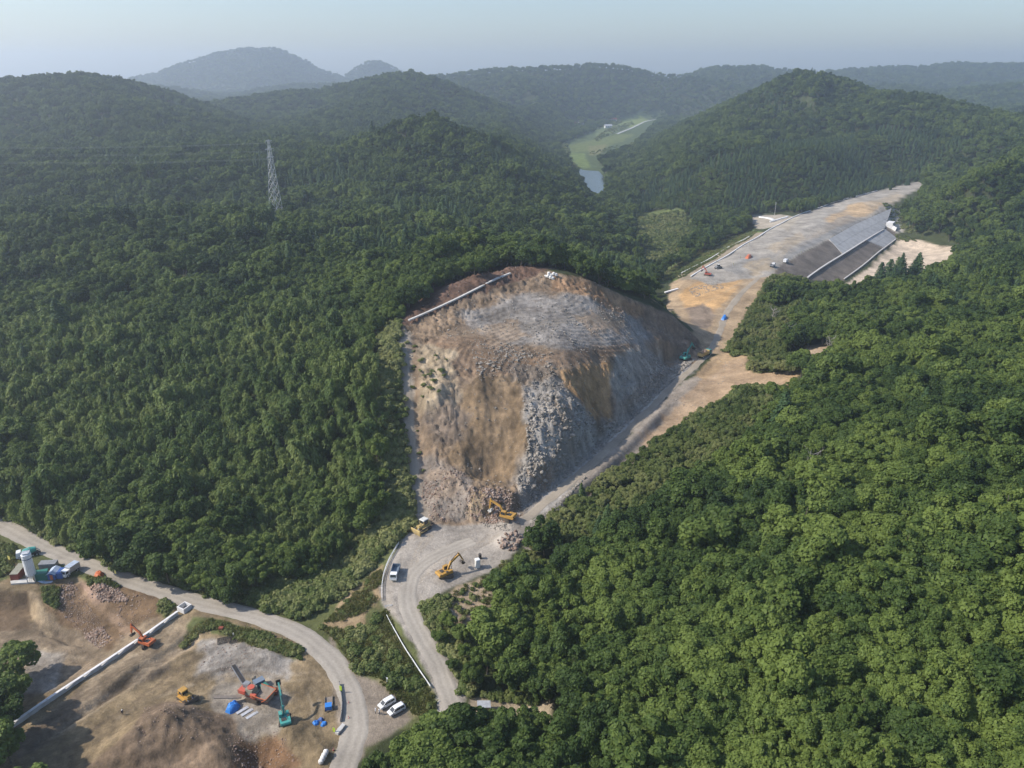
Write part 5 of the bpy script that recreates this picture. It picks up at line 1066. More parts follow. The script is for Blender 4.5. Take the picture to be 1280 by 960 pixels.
# concrete wall, head box
ws = resample(WALL, 1.0); ln = np.concatenate([[0], np.cumsum(np.linalg.norm(np.diff(ws[:, :2], axis=0), axis=1))])
wt = thing("concrete_wall", "long straight white topped concrete wall running up to the road", "wall", tuple(ws[0]), 0); o0 = Vector(ws[0])
for s0 in np.arange(0, ln[-1]-1, 5.0):
    a, c = [Vector([np.interp(s, ln, ws[:, k]) for k in range(3)])-o0 for s in (s0+.04, min(s0+4.96, ln[-1]))]
    dn = Vector((0, 0, 1)); MB().beam(a-dn*2.2, c-dn*1.6, .6, 3.2).build("wall_segment", M['concrete'], wt); MB().beam(a+dn*.08, c+dn*.08, .72, .16).build("coping", M['pale'], wt)
e_ = ws[-1]; d_ = ws[-1]-ws[-6]; yw = math.atan2(d_[1], d_[0])
ht = thing("concrete_chamber", "white square concrete chamber at the road end of the long wall", "chamber", (e_[0]+1.6*math.cos(yw), e_[1]+1.6*math.sin(yw), e_[2]), yw)
for x, y, dx, dy in ((-1.35, 0, .3, 3.0), (1.35, 0, .3, 3.0), (0, -1.35, 2.4, .3), (0, 1.35, 2.4, .3)): MB().box((x, y, -.9), (dx, dy, 2.8)).build("side_wall", M['pale'], ht)
MB().box((0, 0, -1.2), (2.4, 2.4, .2)).build("chamber_floor", M['dark'], ht)
# ------------------------------------------------------------------ compound at the upper left
loc = hit(41, 726); st_ = thing("silo", "tall white cylindrical cement silo with blue grey band in the compound", "silo", loc, .3)
b = MB(); b.cyl((0, 0, 2.6), (0, 0, 10.2), 1.45, n_=28); b.cyl((0, 0, 10.2), (0, 0, 10.7), 1.45, .5, 28); b.cyl((0, 0, 1.2), (0, 0, 2.6), .5, 1.45, 28); b.build("tank", M['white'], st_, True).data.polygons.foreach_set("use_smooth", np.zeros(28*3+6, bool))
MB().cyl((0, 0, 8.6), (0, 0, 8.95), 1.475, n_=28).build("band", M['bluegrey'], st_)
for x, y in ((-1.1,-1.1),(1.1,-1.1),(1.1,1.1),(-1.1,1.1)): MB().box((x, y, 1.6), (.2, .2, 3.2)).build("leg", M['steel'], st_)
b = MB()
for z in np.arange(1, 10.4, .45): b.box((0, -1.62, z), (.5, .05, .05))
for x in (-.25, .25): b.box((x, -1.62, 5.6), (.06, .06, 9.4))
b.build("ladder", M['steel'], st_)
b = MB(); b.box((0, 0, 10.75), (2.2, 2.0, .08))
for x, y in ((-1.05,-.95),(1.05,-.95),(1.05,.95),(-1.05,.95)): b.box((x, y, 11.2), (.06, .06, .9))
for y in (-.95, .95): b.box((0, y, 11.6), (2.1, .05, .05))
b.build("top_platform", M['steel'], st_)
def boxhouse(name, label, cat, px0, px1, L, W_, h, body, roof, lift=0, extra=None):
    loc, yw = aim(px0, px1); t = thing(name, label, cat, loc, yw)
    b = MB(); b.box((0, 0, h/2), (L, W_, h))
    for k in range(int(L/.6)):
        for y in (-1, 1): b.box((-L/2+.3+k*.6, y*(W_/2+.03), h/2), (.28, .07, h-.2))
    b.build("body", M[body], t); MB().box((0, 0, h+.05), (L+.12, W_+.12, .1)).build("roof", M[roof], t)
    MB().box((L/2+.02, 0, h/2), (.05, W_*.8, h*.85)).build("door", M[body], t)
    return t
boxhouse("shipping_container", "rust red container with a dull olive top left of the silo", "container", (18, 727), (31, 711), 6.2, 2.4, 2.4, 'brick', 'lid')
boxhouse("generator_cabinet", "green machinery cabinet immediately right of the silo base", "cabinet", (46, 724), (60, 722), 3.6, 2.6, 2.6, 'green', 'green')
boxhouse("water_tank_box", "long dark grey tank box behind the green cabinet", "tank", (51, 710), (72, 708), 5.2, 2.4, 1.9, 'grey', 'grey')
boxhouse("store_box", "blue store box between the pale roofed hut and the silver truck", "store box", (75, 725), (81, 715), 3.4, 1.9, 1.9, 'bluep', 'bluep')
loc, yw = aim((64, 727), (73, 714)); t = thing("site_hut", "small site hut with a pale blue ridged roof and orange door", "hut", loc, yw)
MB().box((0, 0, 1.0), (3.8, 2.3, 2.0)).build("wall", M['bluep'], t); rf = MB(); rf.prism([(0, 0), (0, 0.08), (0, 0)], 0, 0) if False else None
rf = MB()
for s in (-1, 1): rf.add([(-2.2, 0, 2.75), (2.2, 0, 2.75), (2.2, s*1.45, 2.0), (-2.2, s*1.45, 2.0), (-2.2, 0, 2.67), (2.2, 0, 2.67), (2.2, s*1.45, 1.92), (-2.2, s*1.45, 1.92)], [(0, 1, 2, 3), (7, 6, 5, 4), (0, 4, 5, 1), (1, 5, 6, 2), (2, 6, 7, 3), (3, 7, 4, 0)])
rf.build("roof", M['paleblue'], t); MB().add([(-1.9, -1.15, 2.0), (-1.9, 1.15, 2.0), (-1.9, 0, 2.66)], [(0, 1, 2)]).build("gable", M['bluep'], t); MB().box((-1.93, 0, .9), (.06, .9, 1.8)).build("door", M['orange'], t)
def draped(name, label, cat, px, base_h, m, amp=.35, n_=16, seed=0, group=None):
    """a loose sheet or heap: a domed patch with folds, given by its outline"""
    w = hitpoly(px); c = w.mean(0); V, Fc = [], []; rings = 6
    for j in range(rings+1):
        f = 1-j/rings
        for k in range(n_):
            a = 2*math.pi*k/n_; i = k/n_*len(w); p = w[int(i) % len(w)]*(1-i % 1)+w[(int(i)+1) % len(w)]*(i % 1); q = c+(p-c)*f
            z = hz(*q)+base_h*(1-f**3)+(.02+amp*abs(float(fbm(q[0]*1.0+seed*9, q[1], .9, 2, 5)))*(1-f**4)); V.append((q[0], q[1], z-(.15 if j == 0 else 0)))
    for j in range(rings):
        for k in range(n_): Fc.append((j*n_+k, j*n_+(k+1) % n_, (j+1)*n_+(k+1) % n_, (j+1)*n_+k))
    return tag(MB().add(V, Fc).build(name, M[m] if isinstance(m, str) else m), label, cat, group)
draped("tarpaulin", "orange tarpaulin heap on the grass between road and rock pile", "tarpaulin", [(117,722),(119,716),(126,714),(131,718),(128,723),(122,724)], 1.3, 'orange')
draped("ground_sheet", "pale blue sheet along the edge of the compound slab", "sheet", [(42,726),(48,724),(60,726),(68,726),(66,729),(54,729)], .12, 'paleblue', .1, seed=3)
w = [hit(*q) for q in [(13,727),(40,723),(44,729),(14,731)]]; z = max(p[2] for p in w)
MBs = MB(); MBs.add([(p[0], p[1], z-.5) for p in w]+[(p[0], p[1], z+.12) for p in w], [(3, 2, 1, 0), (4, 5, 6, 7), (0, 1, 5, 4), (1, 2, 6, 5), (2, 3, 7, 6), (3, 0, 4, 7)]); tag(MBs.build("concrete_slab", M['concrete']), "pale concrete slab below the silo and the red container", "slab")
def board(px, label, m='signy', w_=.6, h_=1.5, yaw=None, name="sign_board", group=None, post=.6):
    loc = hit(*px); t = thing(name, label, "sign", loc, -.3 if yaw is None else yaw, group)
    for s in (-1, 1): MB().box((s*w_*.4, 0, (post+h_)/2), (.05, .05, post+h_)).build("post", M['steel'], t)
    MB().box((0, -.05, post+h_/2), (w_, .04, h_)).build("panel", M[m], t); return t
board((12.5, 702), "upright yellow banner sign left of the compound track", w_=.9, h_=1.6); board((145, 719), "upright yellow banner sign at the roadside right of the orange tarpaulin", h_=1.4)
board((426.5, 866), "lime green roadside sign at the upper end of the dark guard barrier", 'lime', .7, 1.7, name="road_sign"); board((418, 917), "lime green roadside sign below the lower end of the dark barrier", 'lime', .6, 1.3, name="road_sign")
board((484.5, 855), "narrow white marker board among bushes above the minivans", 'white', .5, 1.6)

# ------------------------------------------------------------------ crusher yard
loc, yw = aim((303, 868), (335, 879)); t = thing("rock_crusher", "red tracked rock crusher with conveyor and round red lid", "crusher", loc, yw, None, 1.12)
for y in (-1.2, 1.2): track_part(t, y, 3.8, .9, .5)
MB().box((0, 0, 1.15), (8.4, 1.5, .4)).box((-3.2, 0, 1.7), (1.6, 1.9, .9)).build("frame", M['red'], t)
b = MB(); b.box((-.9, .2, 2.35), (2.1, 2.2, 1.3), taper=.92).box((-1.0, .2, 1.55), (3.2, 2.0, .5)); b.build("crusher_housing", M['lid'], t); MB().box((.5, -.9, 1.9), (1.4, .7, 1.0)).box((-2.2, -.8, 2.2), (1.0, .9, .8)).build("drive_guard", M['red'], t); MB().cyl((-.9, .2, 3.0), (-.9, .2, 3.2), .85, n_=20).build("round_lid", M['red'], t)
MB().box((-2.7, .9, 2.6), (1.5, 1.3, 1.1)).build("engine_cover", M['grey'], t)
b = MB(); b.beam((-2.9, 1.0, 1.6), (-8.6, 3.4, 4.2), 1.1, .22); b.build("conveyor_frame", M['grey'], t)
cv = MB(); cv.beam((-2.9, 1.0, 1.76), (-8.6, 3.4, 4.36), .8, .05); cv.build("conveyor_belt", M['dark'], t)
MB().beam((-2.6, -1.4, 1.0), (-7.4, -4.9, 2.2), .9, .2).build("side_conveyor", M['timber'], t)
b = MB()
for y0, y1 in ((-1.5, -1.9), (1.5, 1.9)): b.add([(.9, y0*.7, 1.6), (4.6, y0*.7, 1.6), (4.9, y1, 3.1), (.7, y1, 3.1), (.9, y0*.7+.06*(1 if y0 < 0 else -1), 1.6), (4.6, y0*.7+.06*(1 if y0 < 0 else -1), 1.6), (4.9, y1+.06*(1 if y0 < 0 else -1), 3.1), (.7, y1+.06*(1 if y0 < 0 else -1), 3.1)], [(0, 1, 2, 3), (4, 7, 6, 5), (3, 2, 6, 7), (1, 5, 6, 2), (0, 3, 7, 4)])
b.add([(4.6, -1.05, 1.6), (4.6, 1.05, 1.6), (4.9, 1.9, 3.1), (4.9, -1.9, 3.1), (4.54, -1.05, 1.6), (4.54, 1.05, 1.6), (4.84, 1.9, 3.1), (4.84, -1.9, 3.1)], [(0, 1, 2, 3), (4, 7, 6, 5), (3, 2, 6, 7)]); b.box((2.7, 0, 1.55), (3.8, 2.2, .1)); b.build("feed_hopper", M['timber'], t)
b = MB()
for y in (-1.95, 1.95): b.box((2.8, y, 3.14), (4.3, .16, .16))
b.box((4.93, 0, 3.14), (.16, 3.9, .16)).beam((3, -1.2, 1.3), (4.6, -1.9, 2.9), .16, .16).beam((1.2, -1.2, 1.3), (1.0, -1.9, 2.9), .16, .16); b.build("hopper_rim", M['orange'], t)
boxhouse("tool_box", "blue grey box behind the crusher hopper", "box", (321, 859), (328, 855), 2.6, 1.7, 1.9, 'bluegrey', 'bluegrey')
boxhouse("fuel_cabinet", "green cabinet between the blue grey box and the brown skip", "cabinet", (328, 864), (334, 860), 1.6, 1.6, 1.5, 'green', 'green')
loc, yw = aim((334, 868), (346, 866)); t = thing("skip", "open brown steel skip behind the raised teal excavator boom", "skip", loc, yw)
for x, y, dx, dy in ((0, .85, 3.0, .08), (0, -.85, 3.0, .08), (1.46, 0, .08, 1.62), (-1.46, 0, .08, 1.62)): MB().box((x, y, .55), (dx, dy, 1.1)).build("side_panel", M['brick'], t)
MB().box((0, 0, .06), (2.84, 1.62, .08)).build("base", M['brick'], t)
draped("tarpaulin", "crumpled bright blue tarpaulin covering a heap beside the crusher", "tarpaulin", [(281,890),(285,882),(296,877),(301,881),(298,888),(288,893)], 1.5, 'blue', .8, 20, 1)
for (a, c), lb in (((300, 894), "left"), ((306, 897), "middle"), ((312, 900), "right")):
    loc = hit(a+3, c-6); z = loc[2]; tag(MB().box((0, 0, .06), (3.2, .9, .12), 0).build("steel_plate", M['steel']), {"left": "grey steel plate closest to the blue tarpaulin", "middle": "grey steel plate lying between two other plates beside the crusher", "right": "grey steel plate farthest from the blue tarpaulin"}[lb], "plate", "grey steel plates beside the crusher"); o = bpy.data.objects[-1] if False else [q for q in COL.objects if q.name.startswith("steel_plate")][-1]; o.location = (loc[0], loc[1], z+.05); o.rotation_euler = (0, 0, .8)
def grate(px, label, yaw):
    loc = hit(*px); t = thing("steel_grate", label, "grate", (loc[0], loc[1], loc[2]+.12), yaw, "steel grates lying on the gravel")
    for s in (-1, 1):
        MB().box((0, s*1.2, .1), (3.6, .14, .2)).build("side_bar", M['dark'], t); MB().box((s*1.75, 0, .1), (.14, 2.3, .18)).build("end_bar", M['dark'], t)
    for k in range(6): MB().box((-1.3+k*.52, 0, .1), (.11, 2.3, .12)).build("cross_bar", M['dark'], t)
    for k in range(3): MB().box((0, -.6+k*.6, .17), (3.4, .09, .09)).build("long_bar", M['dark'], t)
grate((280, 801), "dark steel grate lying nearer the long white wall", .35); grate((294, 799), "dark steel grate lying nearer the grey gravel", .45)
loc = hit(287, 793); t = tag(MB().cyl((-1.6, 0, .35), (1.6, 0, .35), .35, n_=14).build("concrete_pipe", M['pale']), "short pale pipe lying behind the steel grates", "pipe"); t.location = loc; t.rotation_euler = (0, 0, -.15)
loc = hit(277, 790); t = tag(MB().box((0, 0, .7), (1.2, .9, 1.4)).box((0, 0, 1.45), (1.3, 1.0, .1)).build("rusty_bin", M['brick']), "small rust brown bin beside the grates and roadside grass", "bin"); t.location = loc
loc, yw = aim((411, 888), (411, 874)); t = thing("trailer_tray", "brown tray with a blue box standing at its lower end", "tray", loc, yw)
MB().box((0, 0, .25), (5.0, 1.9, .14)).build("deck", M['timber'], t)
for y in (-.95, .95): MB().box((0, y, .5), (5.0, .08, .45)).build("side_board", M['timber'], t)
t = tag(MB().box((0, 0, .55), (1.5, 1.6, 1.0)).box((0, 0, 1.08), (1.6, 1.7, .1)).build("storage_crate", M['blue']), "blue box on the lower end of the brown tray", "box"); t.location = (loc[0]-1.5*math.cos(yw), loc[1]-1.5*math.sin(yw), loc[2]+.35); t.rotation_euler = (0, 0, yw)
for px, lb in (([(390,904),(394,900),(399,901),(398,906),(393,907)], "left"), ([(396,901),(400,897),(405,899),(403,903)], "top"), ([(400,907),(403,902),(409,902),(408,907),(403,909)], "right")):
    draped("tarpaulin", {"left": "blue tarpaulin heap left in the group of three by the slope", "top": "blue tarpaulin heap at the back of the group of three by the slope", "right": "blue tarpaulin heap closest to the road in the group of three"}[lb], "tarpaulin", px, .5, 'bluep' if lb == "top" else 'blue', .35, 14, 4, "three blue tarpaulin heaps by the slope")
def bulk_bag(px, label, group, s=1.0, zoff=0):
    loc = hit(*px); n_ = 12; V, Fc = [], []
    for j, (z, r) in enumerate(((0, .42), (.12, .55), (.5, .60), (.85, .52), (1.0, .34), (1.08, .12))):
        for k in range(n_): a = 2*math.pi*k/n_; q = r*(1+.06*math.cos(4*a)+.05*random.uniform(-1, 1)); V.append((q*math.cos(a), q*math.sin(a), z))
        if j: Fc += [((j-1)*n_+k, (j-1)*n_+(k+1) % n_, j*n_+(k+1) % n_, j*n_+k) for k in range(n_)]
    Fc += [tuple(range(n_))[::-1], tuple(range(5*n_, 6*n_))]
    o = tag(MB().add(V, Fc).build("bulk_bag", M['bag']), label, "bag", group); o.location = (loc[0], loc[1], loc[2]+zoff-.03); o.scale = (s,)*3; o.rotation_euler = (0, 0, random.uniform(0, 6)); return o
for k, (x, y) in enumerate([(407.5,942),(405.5,946),(403.5,950),(401.5,954)]): bulk_bag((x, y), ("topmost white sandbag of the roadside row below the junction", "second white sandbag from the top of the roadside row", "third white sandbag from the top of the roadside row", "lowest white sandbag of the roadside row")[k], "white sandbags along the road edge", 1.1)
QB = [(682,345),(685,346),(688,347),(691,347.6),(686,343),(689,343.6),(692,344.2),(695,344.8)]
for k, (x, y) in enumerate(QB): bulk_bag((x, y), "white bulk bag in the front row on the quarry crest" if k < 4 else "white bulk bag in the back row on the quarry crest", "white bulk bags on the quarry crest", 1.35)
# barrier and markers along the bend
bl = [hit(*q) for q in [(424.5,856),(426.5,868),(428,880),(427.5,892),(425.5,903)]]; t = thing("roadside_barrier", "dark mesh barrier along the outside of the road bend", "barrier", bl[0]); o0 = Vector(bl[0])
for a, c in zip(bl[:-1], bl[1:]):
    a, c = Vector(a)-o0, Vector(c)-o0; up = Vector((0, 0, .55)); MB().beam(a+up, c+up, .12, .9).build("barrier_panel", M['grey'], t); MB().box(a+up, (.14, .14, 1.3)).build("post", M['dark'], t)
for k, px in enumerate([(436,879),(436,898),(417,938)]):
    loc = hit(*px); t = thing("marker_cone", ("red traffic cone at the road bend level with the blue box", "red traffic cone on the bend near the lower end of the barrier", "red traffic cone beside the white sandbags")[k], "cone", loc, 0, "red cones at the road edge"); MB().box((0, 0, .03), (.42, .42, .06)).build("base", M['dark'], t); MB().cyl((0, 0, .06), (0, 0, .8), .17, .03, 12).build("cone_body", M['redp'], t); MB().cyl((0, 0, .35), (0, 0, .5), .118, .088, 12).build("stripe", M['white'], t)
for k, px in enumerate([(424,915),(427,911)]):
    loc = hit(*px); t = tag(MB().box((0, 0, .35), (2.0, 1.0, .7)).build("concrete_block", M['concrete']), "grey concrete block at the road edge, the %s of the two" % ("lower", "upper")[k], "block", "concrete blocks at the road edge"); t.location = loc; t.rotation_euler = (0, 0, 1.1)
# guard rail up the ramp
def rail(name, label, pxs, m_post, m_beam, hgt, sp, beams, wb=.3):
    w = resample([hit(*q) for q in pxs], sp); t = thing(name, label, "guard rail", w[0]); o0 = Vector(w[0])
    q = [Vector((p[0], p[1], hz(p[0], p[1])))-o0 for p in w]
    for p in q: MB().box(p+Vector((0, 0, hgt/2)), (.12, .12, hgt)).build("post", m_post, t)
    for a, c in zip(q[:-1], q[1:]):
        for z in beams: MB().beam(a+Vector((0, 0, z)), c+Vector((0, 0, z)), .1, wb).build("rail_panel", m_beam, t)
rail("guard_rail", "white guard rail running down the lower outer edge of the ramp", [(545,872),(538,858),(528,845),(516,828),(505,812),(496,797),(487,784),(482,772),(480,762)], M['steel'], M['white'], 1.0, 2.6, (.75,), .5)
rail("guard_fence", "post and rail fence round the outer edge of the gravel yard", [(479,758),(476,742),(476,728),(481,710),(489,695),(497,682),(503,675)], M['white'], M['white'], 1.15, 2.2, (.5, .95), .18)
loc, yw = aim((482, 762), (490, 757)); t = thing("barricade", "small pipe barricade standing at the top of the white guard rail", "barricade", loc, yw)
for x in (-.9, .9):
    for s in (-1, 1): MB().beam((x, s*.35, 0), (x, 0, 1.0), .06, .06).build("leg", M['steel'], t)
for z in (.55, .9): MB().box((0, 0, z), (2.2, .06, .12)).build("bar", M['white'], t)
loc = hit(597, 709); t = thing("portable_toilet", "white portable toilet box beside the gravel yard", "toilet", loc, .4, None, 1.25); MB().box((0, 0, 1.15), (1.1, 1.1, 2.3)).build("cabin", M['offwhite'], t); MB().box((0, 0, 2.36), (1.2, 1.2, .14), taper=.8).build("roof", M['white'], t); MB().box((0, -.57, 1.1), (.8, .05, 1.9)).build("door", M['white'], t)
loc = hit(600, 698); t = tag(MB().cyl((0, 0, 0), (0, 0, 1.5), .5, .5, 14).cyl((0, 0, 1.5), (0, 0, 1.6), .55, .55, 14).build("dark_drum", M['dark']), "dark drum standing behind the white toilet box", "drum"); t.location = loc
loc, yw = aim((598, 888), (612, 888)); t = thing("small_shed", "small grey roofed shed on the dirt path below the knoll", "shed", loc, yw); MB().box((0, 0, .95), (3.0, 2.0, 1.9)).build("wall", M['timber'], t); MB().box((0, 0, 2.02), (3.4, 2.4, .12), rot=('Y', .08)).build("roof", M['steel'], t); MB().box((0, -1.02, .9), (.9, .05, 1.7)).build("door", M['dark'], t)
draped("sheet_bundle", "pale grey sheet bundle on the bank right of the ramp", "bundle", [(555,764),(560,761),(565,763),(562,767),(557,767)], .5, 'steel', .3, 12, 7)
draped("sheet", "pale blue plastic sheet on the bank beside the white guard rail", "sheet", [(476,776),(480,768),(483,775),(486,785),(482,786)], .15, 'paleblue', .3, 12, 8)
draped("tarpaulin", "small blue tarpaulin heap on the tan bench by the haul road", "tarpaulin", [(901,400),(904,395),(908,395),(909,399),(905,401)], 1.5, 'blue', .5, 12, 2)
draped("tarpaulin", "flat orange tarpaulin pile on the grey embankment top", "tarpaulin", [(931,323),(934,319),(939,319),(940,322),(936,324)], 2.0, 'orange', .4, 12, 9)
loc, yw = aim((893, 337), (902, 335)); t = thing("road_roller", "dark grey road roller behind the small red excavator", "roller", loc, yw, None, 1.3)
MB().cyl((1.5, -1.0, .7), (1.5, 1.0, .7), .7, n_=18).build("drum", M['dark'], t); MB().box((-.7, 0, 1.2), (2.0, 1.6, .9)).build("body", M['grey'], t); MB().box((.2, 0, 2.0), (1.1, 1.3, .9)).build("cab", M['glass'], t); MB().box((.2, 0, 2.5), (1.4, 1.5, .1)).build("cab_roof", M['offwhite'], t)
for y in (-.85, .85): wheel(t, -1.1, y, .65, .4)
for y in (-1.1, 1.1): MB().beam((1.5, y, .7), (.0, y, 1.0), .12, .2).build("drum_frame", M['grey'], t)
# ------------------------------------------------------------------ people
def person(label, px, yaw, shirt, legs, arm=(.1, -.1)):
    loc = hit(*px); t = thing("person", label, "person", loc, yaw)
    V = [(0,0,.95),(0,0,1.15),(.01,0,1.38),(.01,0,1.47),(.02,0,1.53),(.03,0,1.64),(0,.19,1.40),(.06,.26,1.14),(.15+arm[0],.24,.93),(.18+arm[0],.23,.83),(0,-.19,1.40),(.04,-.27,1.14),(.10+arm[1],-.26,.92),(.13+arm[1],-.26,.82),
         (.0,.10,.90),(.05,.11,.50),(-.02,.12,.09),(.12,.13,.04),(0,-.10,.90),(-.02,-.11,.50),(-.10,-.12,.09),(.04,-.13,.04)]
    E = [(0,1),(1,2),(2,3),(3,4),(4,5),(2,6),(6,7),(7,8),(8,9),(2,10),(10,11),(11,12),(12,13),(0,14),(14,15),(15,16),(16,17),(0,18),(18,19),(19,20),(20,21)]
    Rd = [.15,.145,.16,.06,.07,.10,.065,.05,.038,.045,.065,.05,.038,.045,.095,.065,.045,.04,.095,.065,.045,.04]
    me = bpy.data.meshes.new("body"); me.from_pydata(V, E, []); o = bpy.data.objects.new("tmp_body", me); COL.objects.link(o)
    s = o.modifiers.new("s", 'SKIN'); o.modifiers.new("u", 'SUBSURF').levels = 1
    for i, v in enumerate(me.skin_vertices[0].data): v.radius = (Rd[i],)*2; v.use_root = i == 0
    dg = bpy.context.evaluated_depsgraph_get(); m2 = bpy.data.meshes.new_from_object(o.evaluated_get(dg)); bpy.data.objects.remove(o); m2.name = "body"
    for q in (M['skin'], M[shirt], M[legs]): m2.materials.append(q)
    for f in m2.polygons: z = f.center.z; f.material_index = 2 if z < .95 and abs(f.center.y) < .2 else (0 if z > 1.5 or (z < .92 and abs(f.center.y) >= .2) else 1)
    m2.polygons.foreach_set("use_smooth", np.ones(len(m2.polygons), bool)); b_ = bpy.data.objects.new("body", m2); COL.objects.link(b_); b_.parent = t
    h = MB()
    for j in range(5):
        a = R(j*22.5)
        for k in range(12): h.v.append((.03+.135*math.cos(a)*math.cos(k*math.pi/6), .125*math.cos(a)*math.sin(k*math.pi/6), 1.66+.13*math.sin(a)))
    h.f = [(j*12+k, j*12+(k+1) % 12, j*12+12+(k+1) % 12, j*12+12+k) for j in range(4) for k in range(12)]; h.m = [0]*48
    h.cyl((.05, 0, 1.655), (.05, 0, 1.675), .165, n_=14); h.build("helmet", M['helmet'], t)
    e = MB()
    for y in (-.035, .035): e.box((.125, y, 1.62), (.02, .025, .015))
    e.box((.135, 0, 1.59), (.03, .02, .03)).box((.122, 0, 1.55), (.02, .05, .012)); e.build("face", M['skin'], t); return t
person("person in pale shirt and dark trousers standing left of the other by the minivans", (469.6, 892), .3, 'shirt', 'navy')
person("person in pale shirt and dark trousers standing between the other person and the lower minivan", (474.6, 893.5), 2.8, 'shirt', 'navy', (.0, .15))
person("person in dark clothes standing alone on the open tan ground", (153.6, 894), -.4, 'navy', 'navy', (.05, .0))
# ------------------------------------------------------------------ concrete strips
def smooth_z(w, n_=5):
    z = np.array([hz(p[0], p[1]) for p in w]); k = np.ones(n_)/n_; return np.convolve(np.concatenate([np.repeat(z[:1], n_//2), z, np.repeat(z[-1:], n_//2)]), k, 'valid')
def strip(name, label, cat, pxs, wd, ht, m='pale', seg=None, lift=.0):
    w = resample([hit(*q) for q in pxs], 3.0 if seg is None else seg); t = thing(name, label, cat, w[0]); o0 = Vector(w[0]); q = [Vector((p[0], p[1], z_+lift))-o0 for p, z_ in zip(w, smooth_z(w))]
    for a, c in zip(q[:-1], q[1:]):
        c = a+(c-a)*.985; MB().beam(a+Vector((0, 0, ht*.2)), c+Vector((0, 0, ht*.2)), wd, ht).build("gutter_section" if 'drain' in name else "kerb_section", M[m], t)
    return t
strip("drain_gutter", "straight white concrete gutter along the brown bench on the quarry crest", "gutter", [(499,408),(540,390),(580,371),(620,351),(645,337)], 1.1, .6, m='concrete', seg=5, lift=.65)
strip("drain_gutter", "pale concrete gutter on the slope below the embankment's near end", "gutter", [(820,371),(832,367),(845,362),(859,356.5)], 1.6, .8, seg=6, lift=.5)
strip("kerb", "white kerb along the inner left edge of the embankment top", "kerb", HLp[:3]+[(980,278)]+HLp[3:6], .8, .7, seg=9, lift=.4)
strip("kerb", "white kerb along the outer left edge above the grass verge", "kerb", [(844,347),(870,333),(898,318),(922,304),(945,291)], .7, .6, seg=9, lift=.35)
strip("drain_gutter", "white gutter on the step half way down the embankment side", "gutter", [q[:2] for q in HB], 1.3, .7, m='concrete', seg=9, lift=.8)
strip("drain_gutter", "white gutter along the foot of the embankment side", "gutter", [q[:2] for q in HC], .9, .6, m='concrete', seg=9, lift=.6)
def loft(name, label, A, B, u0, u1, m, n_=14, lift=.5):
    Aw, Bw = resample(wl(A), 4.0), resample(wl(B), 4.0); t = thing(name, label, "slope", Aw[len(Aw)//2]); o0 = t.location.copy()
    def at(w, u): i = u*(len(w)-1); k = min(int(i), len(w)-2); return Vector(w[k]*(1-(i-k))+w[k+1]*(i-k))
    for k in range(n_):
        ua, ub = u0+(u1-u0)*k/n_, u0+(u1-u0)*(k+.985)/n_
        for r in range(2):
            fa, fb = r/2, (r+.98)/2; V = []
            for dz in (0, -1.0):
                for u, f in ((ua, fa), (ub, fa), (ub, fb), (ua, fb)): p = at(Aw, u).lerp(at(Bw, u), f)-o0; V.append(p+Vector((0, 0, lift+dz)))
            MB().add(V, [(0, 1, 2, 3), (7, 6, 5, 4), (0, 4, 5, 1), (1, 5, 6, 2), (2, 6, 7, 3), (3, 7, 4, 0)]).build("slope_panel", M[m], t)
loft("concrete_slope", "grey sprayed concrete slope in the upper tier of the embankment side", HA, [(q[0], q[1]-1, q[2]+.6) for q in HB], .42, 1, 'slope')
loft("concrete_slope", "grey sprayed concrete slope in the lower tier beside the culvert", HB, [(q[0], q[1]-1, q[2]+.4) for q in HC], .72, 1, 'slope', 6)
loc, yw = aim((1104, 291), (1120, 281)); t = thing("box_culvert", "concrete box culvert with a dark opening at the embankment's far end", "culvert", (loc[0], loc[1], loc[2]+.5), yw)
for x in (-5, 5): MB().box((x, 0, 2.5), (1.2, 6, 7)).build("side_wall", M['pale'], t)
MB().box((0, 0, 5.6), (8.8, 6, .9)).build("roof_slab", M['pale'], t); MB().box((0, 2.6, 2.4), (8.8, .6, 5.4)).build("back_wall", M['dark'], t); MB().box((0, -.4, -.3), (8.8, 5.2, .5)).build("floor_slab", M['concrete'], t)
for s in (-1, 1): MB().beam((s*5.4, -3.1, 1.9), (s*7.2, -7, .6), .8, 3.6).build("wing_wall", M['pale'], t)
w = [P(*q) for q in [(1117,270,13.5),(1123,273,12.6),(1130,289,9.2),(1121,296,8.4),(1113,289,9.4)]]; c = np.mean(w, 0)
b = MB(); n_ = len(w); b.add([(p[0], p[1], p[2]+.6) for p in w]+[(p[0], p[1], p[2]-1) for p in w], [tuple(range(n_))]+[(i, (i+1) % n_, (i+1) % n_+n_, i+n_) for i in range(n_)]); tag(b.build("concrete_apron", M['pale']), "pale concrete apron right of the culvert opening", "apron")
for k, (x, y) in enumerate([(895,329),(920.5,315),(935.6,307.5),(951,298),(925,325),(916,333.5),(1001,318)]):
    loc = hit(x, y); t = thing("banner_post", ("yellow banner post nearest the road roller", "yellow banner post, second up the left kerb", "yellow banner post, third up the left kerb", "yellow banner post, highest up the left kerb", "yellow banner post below the orange tarpaulin", "yellow banner post at the corner of the orange earth patch", "yellow banner post on the right edge above the white box truck")[k], "post", loc, .8, "yellow banner posts along the embankment top"); MB().box((0, 0, 1.4), (.12, .12, 2.8)).build("pole", M['steel'], t); MB().box((.35, 0, 1.9), (.7, .05, 1.6)).build("banner", M['signy'], t)
strip("white_barrier", "row of white barriers on the side road beside the utility pole", "barrier", [(943,272),(953,272),(962,273),(968,277)], 1.6, 1.6, 'white', 6, .6)
strip("white_barrier", "white barriers along the lower edge of the side road", "barrier", [(955,281),(966,279),(978,274),(990,270)], 1.4, 1.4, 'white', 7, .6)
